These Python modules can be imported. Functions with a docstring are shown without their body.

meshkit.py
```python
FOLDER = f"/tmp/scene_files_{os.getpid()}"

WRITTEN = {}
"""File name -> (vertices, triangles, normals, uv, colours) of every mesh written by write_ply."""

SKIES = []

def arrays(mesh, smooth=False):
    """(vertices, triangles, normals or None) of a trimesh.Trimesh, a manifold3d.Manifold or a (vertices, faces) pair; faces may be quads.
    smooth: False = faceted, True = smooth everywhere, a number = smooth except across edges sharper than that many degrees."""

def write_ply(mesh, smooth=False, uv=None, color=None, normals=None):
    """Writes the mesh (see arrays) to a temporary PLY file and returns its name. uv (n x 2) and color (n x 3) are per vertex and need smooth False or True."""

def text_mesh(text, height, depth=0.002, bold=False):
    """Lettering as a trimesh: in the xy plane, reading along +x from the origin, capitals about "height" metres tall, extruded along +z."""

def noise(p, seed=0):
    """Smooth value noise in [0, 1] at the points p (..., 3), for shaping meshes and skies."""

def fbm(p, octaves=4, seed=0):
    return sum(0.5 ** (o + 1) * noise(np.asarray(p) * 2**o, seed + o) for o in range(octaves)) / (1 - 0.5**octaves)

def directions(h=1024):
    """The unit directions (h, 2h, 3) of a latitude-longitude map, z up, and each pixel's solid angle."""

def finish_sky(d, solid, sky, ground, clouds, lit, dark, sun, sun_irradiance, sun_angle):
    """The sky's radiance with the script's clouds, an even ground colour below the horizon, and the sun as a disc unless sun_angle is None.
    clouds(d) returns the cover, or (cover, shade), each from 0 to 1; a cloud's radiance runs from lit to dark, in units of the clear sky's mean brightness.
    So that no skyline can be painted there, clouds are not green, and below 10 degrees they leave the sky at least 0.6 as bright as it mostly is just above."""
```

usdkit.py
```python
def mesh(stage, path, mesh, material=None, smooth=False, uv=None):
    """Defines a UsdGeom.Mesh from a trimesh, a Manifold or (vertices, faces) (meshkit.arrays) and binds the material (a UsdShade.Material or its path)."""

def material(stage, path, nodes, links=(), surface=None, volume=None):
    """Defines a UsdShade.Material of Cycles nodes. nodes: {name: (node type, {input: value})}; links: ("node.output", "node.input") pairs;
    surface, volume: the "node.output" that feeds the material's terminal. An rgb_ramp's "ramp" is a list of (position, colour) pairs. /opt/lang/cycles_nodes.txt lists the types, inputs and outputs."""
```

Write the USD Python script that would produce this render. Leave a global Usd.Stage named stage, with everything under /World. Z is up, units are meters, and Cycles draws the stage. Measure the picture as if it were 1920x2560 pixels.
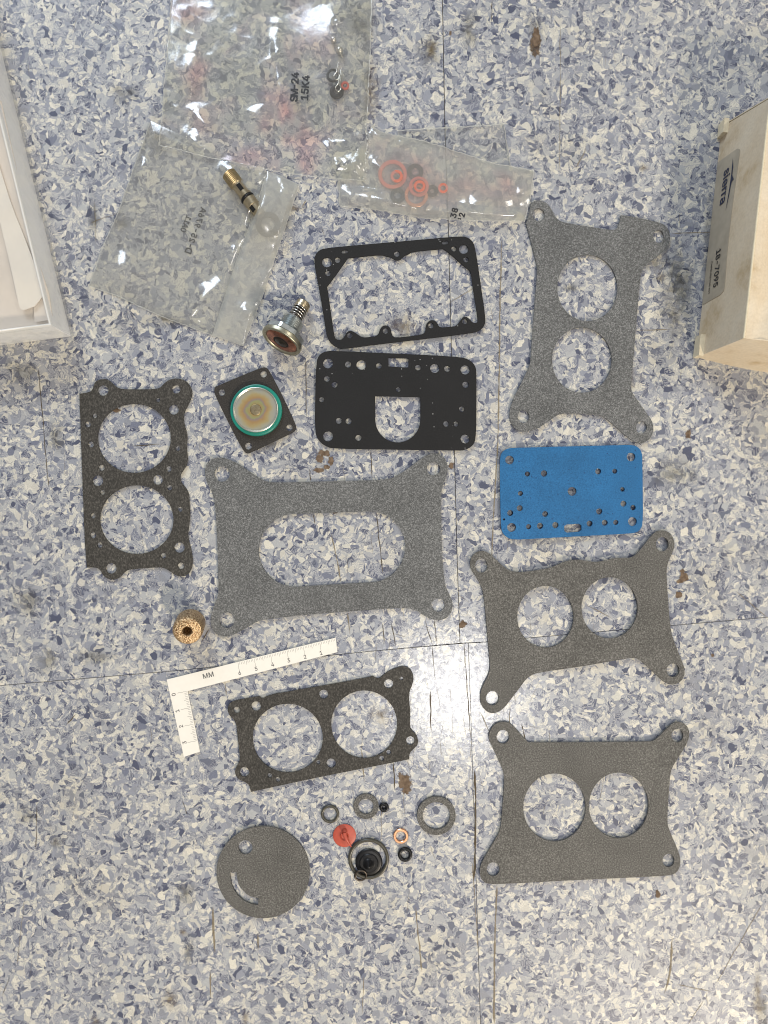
import math, random
import numpy as np, trimesh, usdkit, meshkit
from shapely.geometry import Polygon, Point, LineString, MultiPoint
from shapely.ops import unary_union
from pxr import Usd, UsdGeom, UsdLux, UsdShade, Gf, Sdf, Vt

stage = Usd.Stage.CreateInMemory()
UsdGeom.SetStageUpAxis(stage, 'Z'); UsdGeom.SetStageMetersPerUnit(stage, 1.0)
UsdGeom.Xform.Define(stage, '/World'); UsdGeom.Scope.Define(stage, '/World/Looks')
RNG = random.Random(7); NP = np.random.default_rng(7)

# ------------------------------------------------------------------ camera and lamps
W = 0.4704                      # metres of floor across the picture (from the printed scale)
K = W / 1920.0
H = W / 2 / 0.5625              # the hand-held camera, looking straight down
cam = UsdGeom.Camera.Define(stage, '/World/camera')
cam.AddTranslateOp().Set(Gf.Vec3d(0, 0, H))
cam.CreateHorizontalApertureAttr(36.0); cam.CreateFocalLengthAttr(32.0)
cam.CreateClippingRangeAttr(Gf.Vec2f(0.01, 50)); cam.CreateExposureAttr(0.06)

def lamp(name, pos, aim, w, h, color, power):
    """an area lamp of w x h metres; power is its radiance"""
    l = UsdLux.RectLight.Define(stage, '/World/' + name)
    l.CreateWidthAttr(w); l.CreateHeightAttr(h); l.CreateColorAttr(Gf.Vec3f(*color)); l.CreateIntensityAttr(power)
    m = Gf.Matrix4d(); m.SetLookAt(Gf.Vec3d(*pos), Gf.Vec3d(*aim), Gf.Vec3d(0.01, 0.02, 1))
    l.AddTransformOp().Set(m.GetInverse())
lamp('warm_lamp', (0.80, -1.42, 1.15), (0, 0, 0), 0.18, 0.18, (1.0, 0.87, 0.70), 290.0)
lamp('window_light', (-0.70, 1.85, 1.20), (0, 0, 0), 0.9, 0.7, (0.76, 0.87, 1.0), 14.4)
lamp('ceiling_panel', (0.26, -0.62, 1.95), (0.2, -0.4, 0), 0.36, 0.30, (1.0, 0.97, 0.93), 22.0)
lamp('side_window', (1.45, 0.75, 1.75), (0, 0, 0), 0.5, 0.5, (1.0, 0.94, 0.84), 12.5)
room = UsdLux.DomeLight.Define(stage, '/World/room_light')          # even light from the walls of the room
room.CreateIntensityAttr(0.10); room.CreateColorAttr(Gf.Vec3f(1.0, 0.97, 0.93))

# ------------------------------------------------------------------ helpers
def P(x, y, z=0.0):
    """a point at height z that lies at the given place of the 1920 x 2560 survey picture"""
    s = K * (H - z) / H
    return np.array([(x - 960) * s, (1280 - y) * s, z])
def R(x0, y0, s, pts):
    return [(x0 + p[0] / s, y0 + p[1] / s) for p in pts]
taken = {}
def numbered(path):
    n = taken.get(path, 0); taken[path] = n + 1
    return path if n == 0 else f'{path}_{n:03d}'
def tag(prim, label=None, cat=None, group=None, kind=None):
    for k, v in (('label', label), ('category', cat), ('group', group), ('kind', kind)):
        if v: prim.SetCustomDataByKey(k, v)
    return prim
def obj(name, mesh, mat, parent=None, smooth=False, **t):
    base = parent.GetPath().pathString if parent else '/World'
    m = usdkit.mesh(stage, numbered(base + '/' + name), mesh, M[mat] if isinstance(mat, str) else mat, smooth=smooth)
    return tag(m.GetPrim(), **t)
def thing(name, loc=(0, 0, 0), **t):
    x = UsdGeom.Xform.Define(stage, numbered('/World/' + name))
    x.AddTranslateOp().Set(Gf.Vec3d(*map(float, loc)))
    return tag(x.GetPrim(), **t)
def group_part(name, parent):
    return UsdGeom.Xform.Define(stage, numbered(parent.GetPath().pathString + '/' + name)).GetPrim()
cat = trimesh.util.concatenate

def chaikin(pts, n=2):
    """rounds a closed outline; a point given twice stays a corner"""
    p = [np.array(q, float) for q in pts]
    q = []
    for i, a in enumerate(p):
        q.append(a)
    for _ in range(n):
        out = []
        m = len(q)
        for i in range(m):
            a, b = q[i], q[(i + 1) % m]
            if np.allclose(a, b): out += [a, b]
            else: out += [a * .75 + b * .25, a * .25 + b * .75]
        q = out
    return [tuple(a) for a in q]
def ellipse(cx, cy, rx, ry=None, n=40):
    ry = ry or rx
    return [(cx + rx * math.cos(2 * math.pi * i / n), cy + ry * math.sin(2 * math.pi * i / n)) for i in range(n)]
def flat(poly, z):
    return Polygon([tuple(P(x, y, z)[:2]) for x, y in poly])
def plate(outline, holes, t, z0=0.00005, tilt=None, bow=0.0):
    """a sheet cut to an outline with holes, all given in survey pixels of its upper face"""
    zt = z0 + t
    poly = flat(outline, zt).buffer(0)
    for h in holes: poly = poly.difference(flat(h, zt).buffer(0))
    if poly.geom_type != 'Polygon': poly = max(poly.geoms, key=lambda g: g.area)
    poly = poly.simplify(0.00003)
    m = trimesh.creation.extrude_polygon(poly, t, engine='earcut')
    m.apply_translation([0, 0, z0])
    c = m.bounds.mean(0)
    if tilt is not None:
        gx, gy = tilt
        lift = (m.vertices[:, 0] - c[0]) * gx + (m.vertices[:, 1] - c[1]) * gy
        m.vertices[:, 2] += lift - lift.min()
    return m
def lathe(profile, n=48, close=True):
    """profile: (r, z) from the axis outwards and back"""
    pr = np.array(profile, float); k = len(pr)
    a = np.arange(n) * 2 * math.pi / n
    v = np.stack([np.outer(np.cos(a), pr[:, 0]), np.outer(np.sin(a), pr[:, 0]), np.tile(pr[:, 1], (n, 1))], -1).reshape(-1, 3)
    f = []
    for i in range(n):
        j = (i + 1) % n
        for s in range(k - 1):
            f += [[i * k + s, j * k + s, j * k + s + 1], [i * k + s, j * k + s + 1, i * k + s + 1]]
    m = trimesh.Trimesh(v, f, process=True); m.merge_vertices()
    m.update_faces(m.nondegenerate_faces()); m.fix_normals()
    return m
def ring(r_out, r_in, t, n=56, ch=0.00015):
    return lathe([(r_in, ch), (r_in, t - ch), (r_in + ch, t), (r_out - ch, t), (r_out, t - ch), (r_out, ch), (r_out - ch, 0), (r_in + ch, 0), (r_in, ch)], n)
def torus(R_, r, n=64, k=16):
    return trimesh.creation.torus(R_, r, major_sections=n, minor_sections=k)
def tube(pts, r, k=8):
    pts = np.array(pts, float); n = len(pts)
    r = np.broadcast_to(r, (n,))
    t = np.gradient(pts, axis=0); t /= np.linalg.norm(t, axis=1, keepdims=True) + 1e-12
    up = np.tile([0, 0, 1.0], (n, 1)); up[np.abs(t[:, 2]) > .95] = [1, 0, 0]
    a = np.cross(t, up); a /= np.linalg.norm(a, axis=1, keepdims=True); b = np.cross(t, a)
    ang = np.arange(k) * 2 * math.pi / k
    v = (pts[:, None] + r[:, None, None] * (np.cos(ang)[None, :, None] * a[:, None] + np.sin(ang)[None, :, None] * b[:, None])).reshape(-1, 3)
    f = []
    for i in range(n - 1):
        for j in range(k):
            j2 = (j + 1) % k
            f += [[i * k + j, i * k + j2, (i + 1) * k + j2], [i * k + j, (i + 1) * k + j2, (i + 1) * k + j]]
    for i0, rev in ((0, False), ((n - 1) * k, True)):
        for j in range(1, k - 1):
            tri = [i0, i0 + j + 1, i0 + j]
            f.append(tri[::-1] if rev else tri)
    m = trimesh.Trimesh(v, f, process=False); m.fix_normals()
    return m
def frame_at(o, xa, ya):
    """4x4: local x along xa, local y as near ya as possible"""
    x = np.array(xa, float); x /= np.linalg.norm(x)
    z = np.cross(x, ya); z /= np.linalg.norm(z); y = np.cross(z, x)
    m = np.eye(4); m[:3, 0], m[:3, 1], m[:3, 2], m[:3, 3] = x, y, z, o
    return m
def moved(m, mat):
    m = m.copy(); m.apply_transform(mat); return m
def shifted(m, p):
    m = m.copy(); m.apply_translation(p); return m
def letters(text, height, centre, along, up, bold=False, mirror=False, depth=0.00004, stretch=1.0, heavy=0.0):
    m = meshkit.text_mesh(text, height, depth, bold=bold)
    if heavy: m = cat([shifted(m, [a, b, .000003 * i]) for i, (a, b) in enumerate(((0, 0), (heavy, 0), (0, heavy), (heavy, heavy)))])
    b = m.bounds; m.apply_translation(-b.mean(0)); m.vertices[:, 0] *= stretch
    if mirror: m.vertices[:, 1] *= -1; m.invert()
    m.apply_transform(frame_at(centre, along, up)); return m
def primvar(prim, name, values):
    UsdGeom.PrimvarsAPI(prim).CreatePrimvar(name, Sdf.ValueTypeNames.FloatArray, 'vertex').Set(Vt.FloatArray.FromNumpy(np.asarray(values, np.float32)))

# ------------------------------------------------------------------ materials
M = {}
def mat(name, nodes, links=(), surface='p.BSDF', **k):
    M[name] = usdkit.material(stage, '/World/Looks/' + name, nodes, links, surface=surface, **k)
def plain(name, color, rough=0.5, metal=0.0, noise=0.0, scale=900, bump=0.0, spec=0.5, **extra):
    c = np.array(color, float)
    nodes = {'g': ('geometry', {}), 'n': ('noise_texture', {'scale': scale, 'detail': 4.0, 'roughness': 0.6}),
             'r': ('rgb_ramp', {'ramp': [(0.25, tuple(np.clip(c * (1 - noise), 0, 1))), (0.75, tuple(np.clip(c * (1 + noise), 0, 1)))]}),
             'p': ('principled_bsdf', {'roughness': rough, 'metallic': metal, 'specular_ior_level': spec, **extra})}
    links = [('g.position', 'n.vector'), ('n.fac', 'r.fac'), ('r.color', 'p.base_color')]
    if bump:
        nodes['b'] = ('bump', {'strength': 1.0, 'distance': bump}); links += [('n.fac', 'b.height'), ('b.normal', 'p.normal')]
    mat(name, nodes, links)

CREAM, LIGHT, LAV, MID, DARK = (.535, .525, .475), (.385, .395, .405), (.262, .278, .322), (.160, .174, .230), (.078, .088, .135)
def floor_material(name, off):
    V = 'vector_math'
    nodes = {
        'g': ('geometry', {}), 'm': ('mapping', {'location': off}),
        'w1': ('noise_texture', {'dimensions': '2D', 'scale': 210.0, 'detail': 1.0}), 'w1c': (V, {'math_type': 'subtract', 'vector2': (.5, .5, .5)}), 'w1s': (V, {'math_type': 'scale', 'scale': .0036}), 'a1': (V, {'math_type': 'add'}),
        'w2': ('noise_texture', {'dimensions': '2D', 'scale': 60.0, 'detail': 1.0}), 'w2c': (V, {'math_type': 'subtract', 'vector2': (.5, .5, .5)}), 'w2s': (V, {'math_type': 'scale', 'scale': .008}), 'a2': (V, {'math_type': 'add'}),
        'v1': ('voronoi_texture', {'dimensions': '2D', 'feature': 'f1', 'scale': 315.0, 'randomness': 1.0}),
        'v2': ('voronoi_texture', {'dimensions': '2D', 'feature': 'f1', 'scale': 540.0, 'randomness': 1.0}),
        's1': ('separate_color', {}), 's2': ('separate_color', {}),
        'ch': ('math', {'math_type': 'greater_than', 'value2': .48}), 'val': ('mix_float', {}), 'ind': ('mix_float', {}), 'cellc': ('mix_color', {}),
        'pal': ('rgb_ramp', {'interpolate': False, 'ramp': [(0, DARK), (.06, (.130, .142, .188)), (.11, MID), (.21, (.242, .255, .290)), (.34, LAV), (.50, (.352, .360, .378)), (.63, LIGHT), (.76, (.50, .485, .44)), (.86, CREAM), (.95, (.62, .595, .52))]}),
        'sv': (V, {'math_type': 'scale', 'scale': 2.0}), 'sa': (V, {'math_type': 'add'}),
        'n2': ('noise_texture', {'dimensions': '2D', 'scale': 150.0, 'detail': 1.0, 'distortion': 1.2}), 'n2m': ('math', {'math_type': 'multiply', 'value2': 52.0}), 'sin': ('math', {'math_type': 'sine'}),
        'lm': ('map_range', {'range_type': 'smoothstep', 'from_min': .35, 'from_max': 1.0, 'to_min': 0.0, 'to_max': .40}),
        'dm': ('map_range', {'range_type': 'smoothstep', 'from_min': -.70, 'from_max': -1.0, 'to_min': 0.0, 'to_max': .55}),
        'on': ('map_range', {'range_type': 'smoothstep', 'from_min': .30, 'from_max': .45, 'to_min': 0.0, 'to_max': 1.0}),
        'lmo': ('math', {'math_type': 'multiply'}), 'dmo': ('math', {'math_type': 'multiply'}),
        'sw': ('math', {'math_type': 'multiply'}), 'vs': ('math', {'math_type': 'multiply_add', 'value2': .15, 'use_clamp': True}), 'c1': ('mix_color', {'b': (.58, .57, .54)}), 'c2': ('mix_color', {'b': (.12, .13, .19)}),
        'gr': ('noise_texture', {'scale': 14.0, 'detail': 6.0, 'roughness': .65}), 'grm': ('map_range', {'range_type': 'smoothstep', 'from_min': .50, 'from_max': .78, 'to_min': 0.0, 'to_max': .45}),
        'c3': ('mix_color', {'blend_type': 'multiply', 'b': (.80, .73, .58)}),
        'fs': ('noise_texture', {'scale': 1500.0, 'detail': 2.0}), 'fsm': ('map_range', {'from_min': .3, 'from_max': .7, 'to_min': .86, 'to_max': 1.10}), 'c4': ('mix_color', {'blend_type': 'multiply', 'fac': 1.0}),
        'rn': ('noise_texture', {'scale': 26.0, 'detail': 5.0, 'roughness': .6}), 'rr': ('map_range', {'from_min': .3, 'from_max': .7, 'to_min': .34, 'to_max': .52}), 'wc': ('vector_math', {'math_type': 'subtract', 'vector2': (.045, -.115, 0)}), 'wl': ('vector_math', {'math_type': 'length'}), 'wm': ('map_range', {'range_type': 'smoothstep', 'from_min': .02, 'from_max': .17, 'to_min': 1.0, 'to_max': 0.0}), 'wr': ('mix_float', {'b': .20}), 'ws': ('mix_float', {'a': .32, 'b': .75}),
        'bn': ('noise_texture', {'scale': 420.0, 'detail': 3.0}), 'b': ('bump', {'strength': .5, 'distance': .00012}),
        'p': ('principled_bsdf', {}),
    }
    links = [('g.position', 'm.vector'), ('m.vector', 'w1.vector'), ('w1.color', 'w1c.vector1'), ('w1c.vector', 'w1s.vector1'), ('m.vector', 'a1.vector1'), ('w1s.vector', 'a1.vector2'),
             ('m.vector', 'w2.vector'), ('w2.color', 'w2c.vector1'), ('w2c.vector', 'w2s.vector1'), ('a1.vector', 'a2.vector1'), ('w2s.vector', 'a2.vector2'),
             ('a2.vector', 'v1.vector'), ('a2.vector', 'v2.vector'), ('v1.color', 's1.color'), ('v2.color', 's2.color'),
             ('s1.g', 'ch.value1'), ('ch.value', 'val.fac'), ('s1.r', 'val.a'), ('s2.r', 'val.b'), ('ch.value', 'ind.fac'), ('s1.b', 'ind.a'), ('s2.b', 'ind.b'), ('ch.value', 'cellc.fac'), ('v1.color', 'cellc.a'), ('v2.color', 'cellc.b'),
             ('sin.value', 'sw.value1'), ('on.result', 'sw.value2'), ('sw.value', 'vs.value1'), ('val.result', 'vs.value3'), ('vs.value', 'pal.fac'), ('cellc.result', 'sv.vector1'), ('sv.vector', 'sa.vector1'), ('a1.vector', 'sa.vector2'), ('sa.vector', 'n2.vector'),
             ('n2.fac', 'n2m.value1'), ('n2m.value', 'sin.value1'), ('sin.value', 'lm.value'), ('sin.value', 'dm.value'), ('ind.result', 'on.value'),
             ('lm.result', 'lmo.value1'), ('on.result', 'lmo.value2'), ('dm.result', 'dmo.value1'), ('on.result', 'dmo.value2'),
             ('pal.color', 'c1.a'), ('lmo.value', 'c1.fac'), ('c1.result', 'c2.a'), ('dmo.value', 'c2.fac'),
             ('g.position', 'gr.vector'), ('gr.fac', 'grm.value'), ('c2.result', 'c3.a'), ('grm.result', 'c3.fac'),
             ('g.position', 'fs.vector'), ('fs.fac', 'fsm.value'), ('c3.result', 'c4.a'), ('fsm.result', 'c4.b'), ('c4.result', 'p.base_color'),
             ('g.position', 'rn.vector'), ('rn.fac', 'rr.value'), ('g.position', 'wc.vector1'), ('wc.vector', 'wl.vector1'), ('wl.value', 'wm.value'), ('wm.result', 'wr.fac'), ('rr.result', 'wr.a'), ('wr.result', 'p.roughness'), ('wm.result', 'ws.fac'), ('ws.result', 'p.specular_ior_level'), ('g.position', 'bn.vector'), ('bn.fac', 'b.height'), ('b.normal', 'p.normal')]
    mat(name, nodes, links)
for i, off in enumerate([(3.1, 1.7, 0), (7.7, 5.2, 0), (12.3, 9.9, 0), (18.6, 4.4, 0)]): floor_material(f'vinyl_{i}', off)

def fibre(name, base, spark, lo, hi, scale=1500, stretch=(1, 1, 1), rough=.75, bump=.00006, spec=.35, flecks=None):
    nodes = {'g': ('geometry', {}), 'mp': ('mapping', {'scale': stretch}),
             'n': ('noise_texture', {'scale': scale, 'detail': 3.0, 'roughness': .7}),
             'r': ('rgb_ramp', {'ramp': [(lo, tuple(np.array(base) * .45)), (.5, base), (hi, spark)]}),
             'n2': ('noise_texture', {'scale': 40.0, 'detail': 4.0}), 'm2': ('map_range', {'from_min': .3, 'from_max': .7, 'to_min': .86, 'to_max': 1.12}), 'mx': ('mix_color', {'blend_type': 'multiply', 'fac': 1.0}),
             'b': ('bump', {'strength': .8, 'distance': bump}), 'p': ('principled_bsdf', {'roughness': rough, 'specular_ior_level': spec})}
    links = [('g.position', 'mp.vector'), ('mp.vector', 'n.vector'), ('n.fac', 'r.fac'), ('r.color', 'mx.a'), ('g.position', 'n2.vector'), ('n2.fac', 'm2.value'), ('m2.result', 'mx.b'),
             ('n.fac', 'b.height'), ('b.normal', 'p.normal')]
    if flecks:
        nodes['v'] = ('voronoi_texture', {'scale': flecks[0], 'feature': 'f1'}); nodes['vm'] = ('map_range', {'from_min': flecks[1], 'from_max': flecks[1] * .5, 'to_min': 0.0, 'to_max': 1.0, 'clamp': True})
        nodes['vs'] = ('separate_color', {}); nodes['vt'] = ('math', {'math_type': 'greater_than', 'value2': .62}); nodes['vx'] = ('math', {'math_type': 'multiply', 'use_clamp': True}); nodes['mf'] = ('mix_color', {'b': flecks[2]})
        links += [('g.position', 'v.vector'), ('v.distance', 'vm.value'), ('v.color', 'vs.color'), ('vs.r', 'vt.value1'), ('vm.result', 'vx.value1'), ('vt.value', 'vx.value2'), ('vx.value', 'mf.fac'), ('mx.result', 'mf.a'), ('mf.result', 'p.base_color')]
    else: links.append(('mx.result', 'p.base_color'))
    mat(name, nodes, links)
fibre('grey_fibre', (.108, .111, .111), (.34, .34, .34), .28, .72, 1550)
fibre('taupe_fibre', (.097, .094, .087), (.26, .252, .235), .30, .72, 1500, (1, .8, 1))
fibre('charcoal_fibre', (.044, .041, .036), (.135, .126, .112), .27, .74, 1300, (1, .6, 1))
fibre('black_fibre', (.0105, .0105, .0112), (.024, .024, .025), .25, .8, 1700, flecks=(260, .09, (.45, .45, .45)))
fibre('brown_black_fibre', (.030, .027, .024), (.075, .068, .06), .25, .78, 1500)
fibre('blue_fibre', (.014, .122, .30), (.03, .175, .39), .2, .8, 1500, rough=.6, flecks=(300, .16, (.008, .05, .15)))
plain('ruler_card', (.80, .77, .70), .55, noise=.03, scale=300)
plain('ink', (.022, .022, .025), .6)
plain('ruler_ink', (.14, .14, .14), .6)
plain('grey_ink', (.12, .118, .11), .6)
plain('faded_ink', (.03, .03, .032), .6)
plain('navy_ink', (.02, .025, .06), .6)
plain('rubber', (.008, .008, .009), .38, noise=.3, bump=.00002, spec=.3)
plain('olive_rubber', (.060, .055, .040), .35, noise=.25, scale=500)
plain('red_rubber', (.43, .075, .045), .48, noise=.15, scale=400, bump=.00003)
plain('pink_rubber', (.50, .17, .12), .45, noise=.15, scale=400)
plain('green_seal', (.010, .215, .165), .35, noise=.1, scale=200)
plain('copper', (.86, .46, .26), .30, 1.0, noise=.08)
plain('steel', (.62, .60, .55), .18, 1.0)
plain('zinc', (.47, .50, .50), .36, 1.0, noise=.18, scale=500, bump=.00003)
plain('olive_zinc', (.40, .38, .29), .38, 1.0, noise=.2, scale=500)
plain('brass', (.46, .39, .27), .34, 1.0, noise=.22, scale=600, bump=.00003)
plain('old_brass', (.40, .33, .21), .40, 1.0, noise=.3, scale=700, bump=.00005)
plain('dark_metal', (.06, .05, .042), .35, .8, noise=.3)
plain('copper_red', (.30, .125, .08), .28, .9, noise=.8, scale=330, bump=.00015)
plain('void', (.004, .004, .004), .9)
plain('seam', (.12, .09, .058), .9, noise=.4, scale=200)
# sintered bronze
mat('sintered_bronze', {'g': ('geometry', {}), 'v': ('voronoi_texture', {'scale': 1550.0, 'feature': 'f1'}), 'r': ('rgb_ramp', {'ramp': [(0, (.92, .78, .56)), (.38, (.66, .48, .28)), (.68, (.20, .11, .05))]}),
    'i': ('invert', {}), 'b': ('bump', {'strength': 1.0, 'distance': .00025}), 'p': ('principled_bsdf', {'metallic': .75, 'roughness': .42})},
    [('g.position', 'v.vector'), ('v.distance', 'r.fac'), ('r.color', 'p.base_color'), ('v.distance', 'i.color'), ('i.color', 'b.height'), ('b.normal', 'p.normal')])
# dried brown stain, with worn-through gaps
mat('rust_stain', {'g': ('geometry', {}), 'n': ('noise_texture', {'scale': 420.0, 'detail': 4.0}), 'r': ('rgb_ramp', {'ramp': [(.3, (.075, .045, .025)), (.7, (.20, .14, .092))]}),
    'a': ('attribute', {'attribute': 'fade'}), 'n3': ('noise_texture', {'scale': 480.0, 'detail': 5.0, 'roughness': .75}), 's': ('math', {'math_type': 'add'}), 'm': ('map_range', {'range_type': 'smoothstep', 'from_min': .82, 'from_max': 1.0, 'to_min': 0.0, 'to_max': .96}),
    'd': ('principled_bsdf', {'roughness': .8}), 't': ('transparent_bsdf', {}), 'x': ('mix_closure', {})},
    [('g.position', 'n.vector'), ('n.fac', 'r.fac'), ('r.color', 'd.base_color'), ('g.position', 'n3.vector'), ('a.fac', 's.value1'), ('n3.fac', 's.value2'), ('s.value', 'm.value'), ('m.result', 'x.fac'), ('t.BSDF', 'x.closure1'), ('d.BSDF', 'x.closure2')], surface='x.closure')
def grime_shade(name, color, most):
    mat(name, {'g': ('geometry', {}), 'a': ('attribute', {'attribute': 'fade'}), 'n3': ('noise_texture', {'scale': 160.0, 'detail': 6.0, 'roughness': .7}), 's': ('math', {'math_type': 'multiply'}), 'm': ('map_range', {'range_type': 'smoothstep', 'from_min': .12, 'from_max': .62, 'to_min': 0.0, 'to_max': most}),
        'd': ('diffuse_bsdf', {'color': color}), 't': ('transparent_bsdf', {}), 'x': ('mix_closure', {})},
        [('g.position', 'n3.vector'), ('a.fac', 's.value1'), ('n3.fac', 's.value2'), ('s.value', 'm.value'), ('m.result', 'x.fac'), ('t.BSDF', 'x.closure1'), ('d.BSDF', 'x.closure2')], surface='x.closure')
grime_shade('grey_grime', (.13, .12, .09), .62)
grime_shade('brown_grime', (.20, .14, .06), .62)
grime_shade('black_grime_shade', (.06, .052, .04), .55)
grime_shade('scratch_dirt', (.10, .078, .05), .85)
grime_shade('scratch_tan', (.26, .21, .13), .62)

def film(name, tint_a, tint_b, haze, bump=0.00022, rough=.15, spread=18.0, gloss=1.0):
    """clear plastic film: mostly see-through, faint tints (the pink ones are painted-in reflections), glossy creases, slight milky haze"""
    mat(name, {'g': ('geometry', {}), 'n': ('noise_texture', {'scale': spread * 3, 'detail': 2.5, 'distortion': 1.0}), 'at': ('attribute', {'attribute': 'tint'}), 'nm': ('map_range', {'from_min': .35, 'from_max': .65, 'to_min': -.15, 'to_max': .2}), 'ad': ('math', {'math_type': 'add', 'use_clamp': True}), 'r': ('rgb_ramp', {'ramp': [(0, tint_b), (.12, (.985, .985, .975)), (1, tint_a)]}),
        't': ('transparent_bsdf', {}), 'n2': ('noise_texture', {'scale': 70.0, 'detail': 1.5, 'distortion': 1.0}), 'b': ('bump', {'strength': 1.0, 'distance': bump}),
        'dp': ('vector_math', {'math_type': 'dot_product'}), 'ab': ('math', {'math_type': 'absolute'}), 'om': ('math', {'math_type': 'subtract', 'value1': 1.0, 'use_clamp': True}), 'pw': ('math', {'math_type': 'power', 'value2': 5.0}), 'fm': ('math', {'math_type': 'multiply_add', 'value2': .88, 'value3': .075 * gloss, 'use_clamp': True}), 'gl': ('glossy_bsdf', {'color': (1, 1, 1), 'roughness': rough}), 'x': ('mix_closure', {}),
        'di': ('diffuse_bsdf', {'color': (.74, .74, .70)}), 'tr': ('translucent_bsdf', {'color': (.74, .74, .70)}), 'dt': ('mix_closure', {'fac': .5}), 'h': ('mix_closure', {'fac': haze})},
        [('g.position', 'n.vector'), ('n.fac', 'nm.value'), ('nm.result', 'ad.value1'), ('at.fac', 'ad.value2'), ('ad.value', 'r.fac'), ('r.color', 't.color'), ('g.position', 'n2.vector'), ('n2.fac', 'b.height'), ('b.normal', 'gl.normal'), ('g.incoming', 'dp.vector1'), ('b.normal', 'dp.vector2'), ('dp.value', 'ab.value1'), ('ab.value', 'om.value2'), ('om.value', 'pw.value1'), ('pw.value', 'fm.value1'),
         ('di.BSDF', 'dt.closure1'), ('tr.BSDF', 'dt.closure2'), ('t.BSDF', 'h.closure1'), ('dt.closure', 'h.closure2'),
         ('fm.value', 'x.fac'), ('h.closure', 'x.closure1'), ('gl.BSDF', 'x.closure2')], surface='x.closure')
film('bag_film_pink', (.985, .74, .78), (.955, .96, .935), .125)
film('bag_film', (.985, .92, .93), (.965, .97, .955), .07)
film('bag_film_clear', (.98, .975, .955), (.965, .968, .96), .14)
film('bag_fold_film', (.96, .96, .94), (.95, .955, .935), .50, spread=30)
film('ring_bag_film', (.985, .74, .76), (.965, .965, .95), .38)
film('bag_edge_film', (.96, .96, .95), (.95, .955, .95), .50, spread=60, rough=.12)
film('wrap_film', (.98, .975, .96), (.97, .975, .975), .10, bump=.0004, spread=20, rough=.16)
film('wrap_side_film', (.98, .98, .98), (.97, .975, .98), .13, bump=.0006, spread=20, rough=.14)

# ------------------------------------------------------------------ the floor: four vinyl tiles, worn and scratched
floor = thing('floor', kind='structure')
UP_SEAM = [(1100, -400), (1106, 0), (1113, 347), (1121, 579), (1129, 893), (1136, 1133), (1143, 1400), (1150, 1608)]
LOW_SEAM = [(1171, 1606), (1176, 1750), (1181, 1917), (1188, 2120), (1195, 2350), (1201, 2560), (1212, 2980)]
def hy(x): return 1714 - 0.0889 * x + (x * 0.0000 if x < 1150 else 0) - (0 if x < 417 else 2 * math.sin((x - 417) / 240))
HOR_L = [(-900, 1794), (0, 1714), (417, 1679), (810, 1640), (960, 1625), (1150, 1609)]
HOR_R = [(1150, 1609), (1215, 1605), (1319, 1595), (1539, 1576), (1701, 1562), (1920, 1543), (2900, 1456)]
g = 0.75    # half the gap of a joint, in survey pixels
def off(pts, dx, dy): return [(x + dx, y + dy) for x, y in pts]
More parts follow.
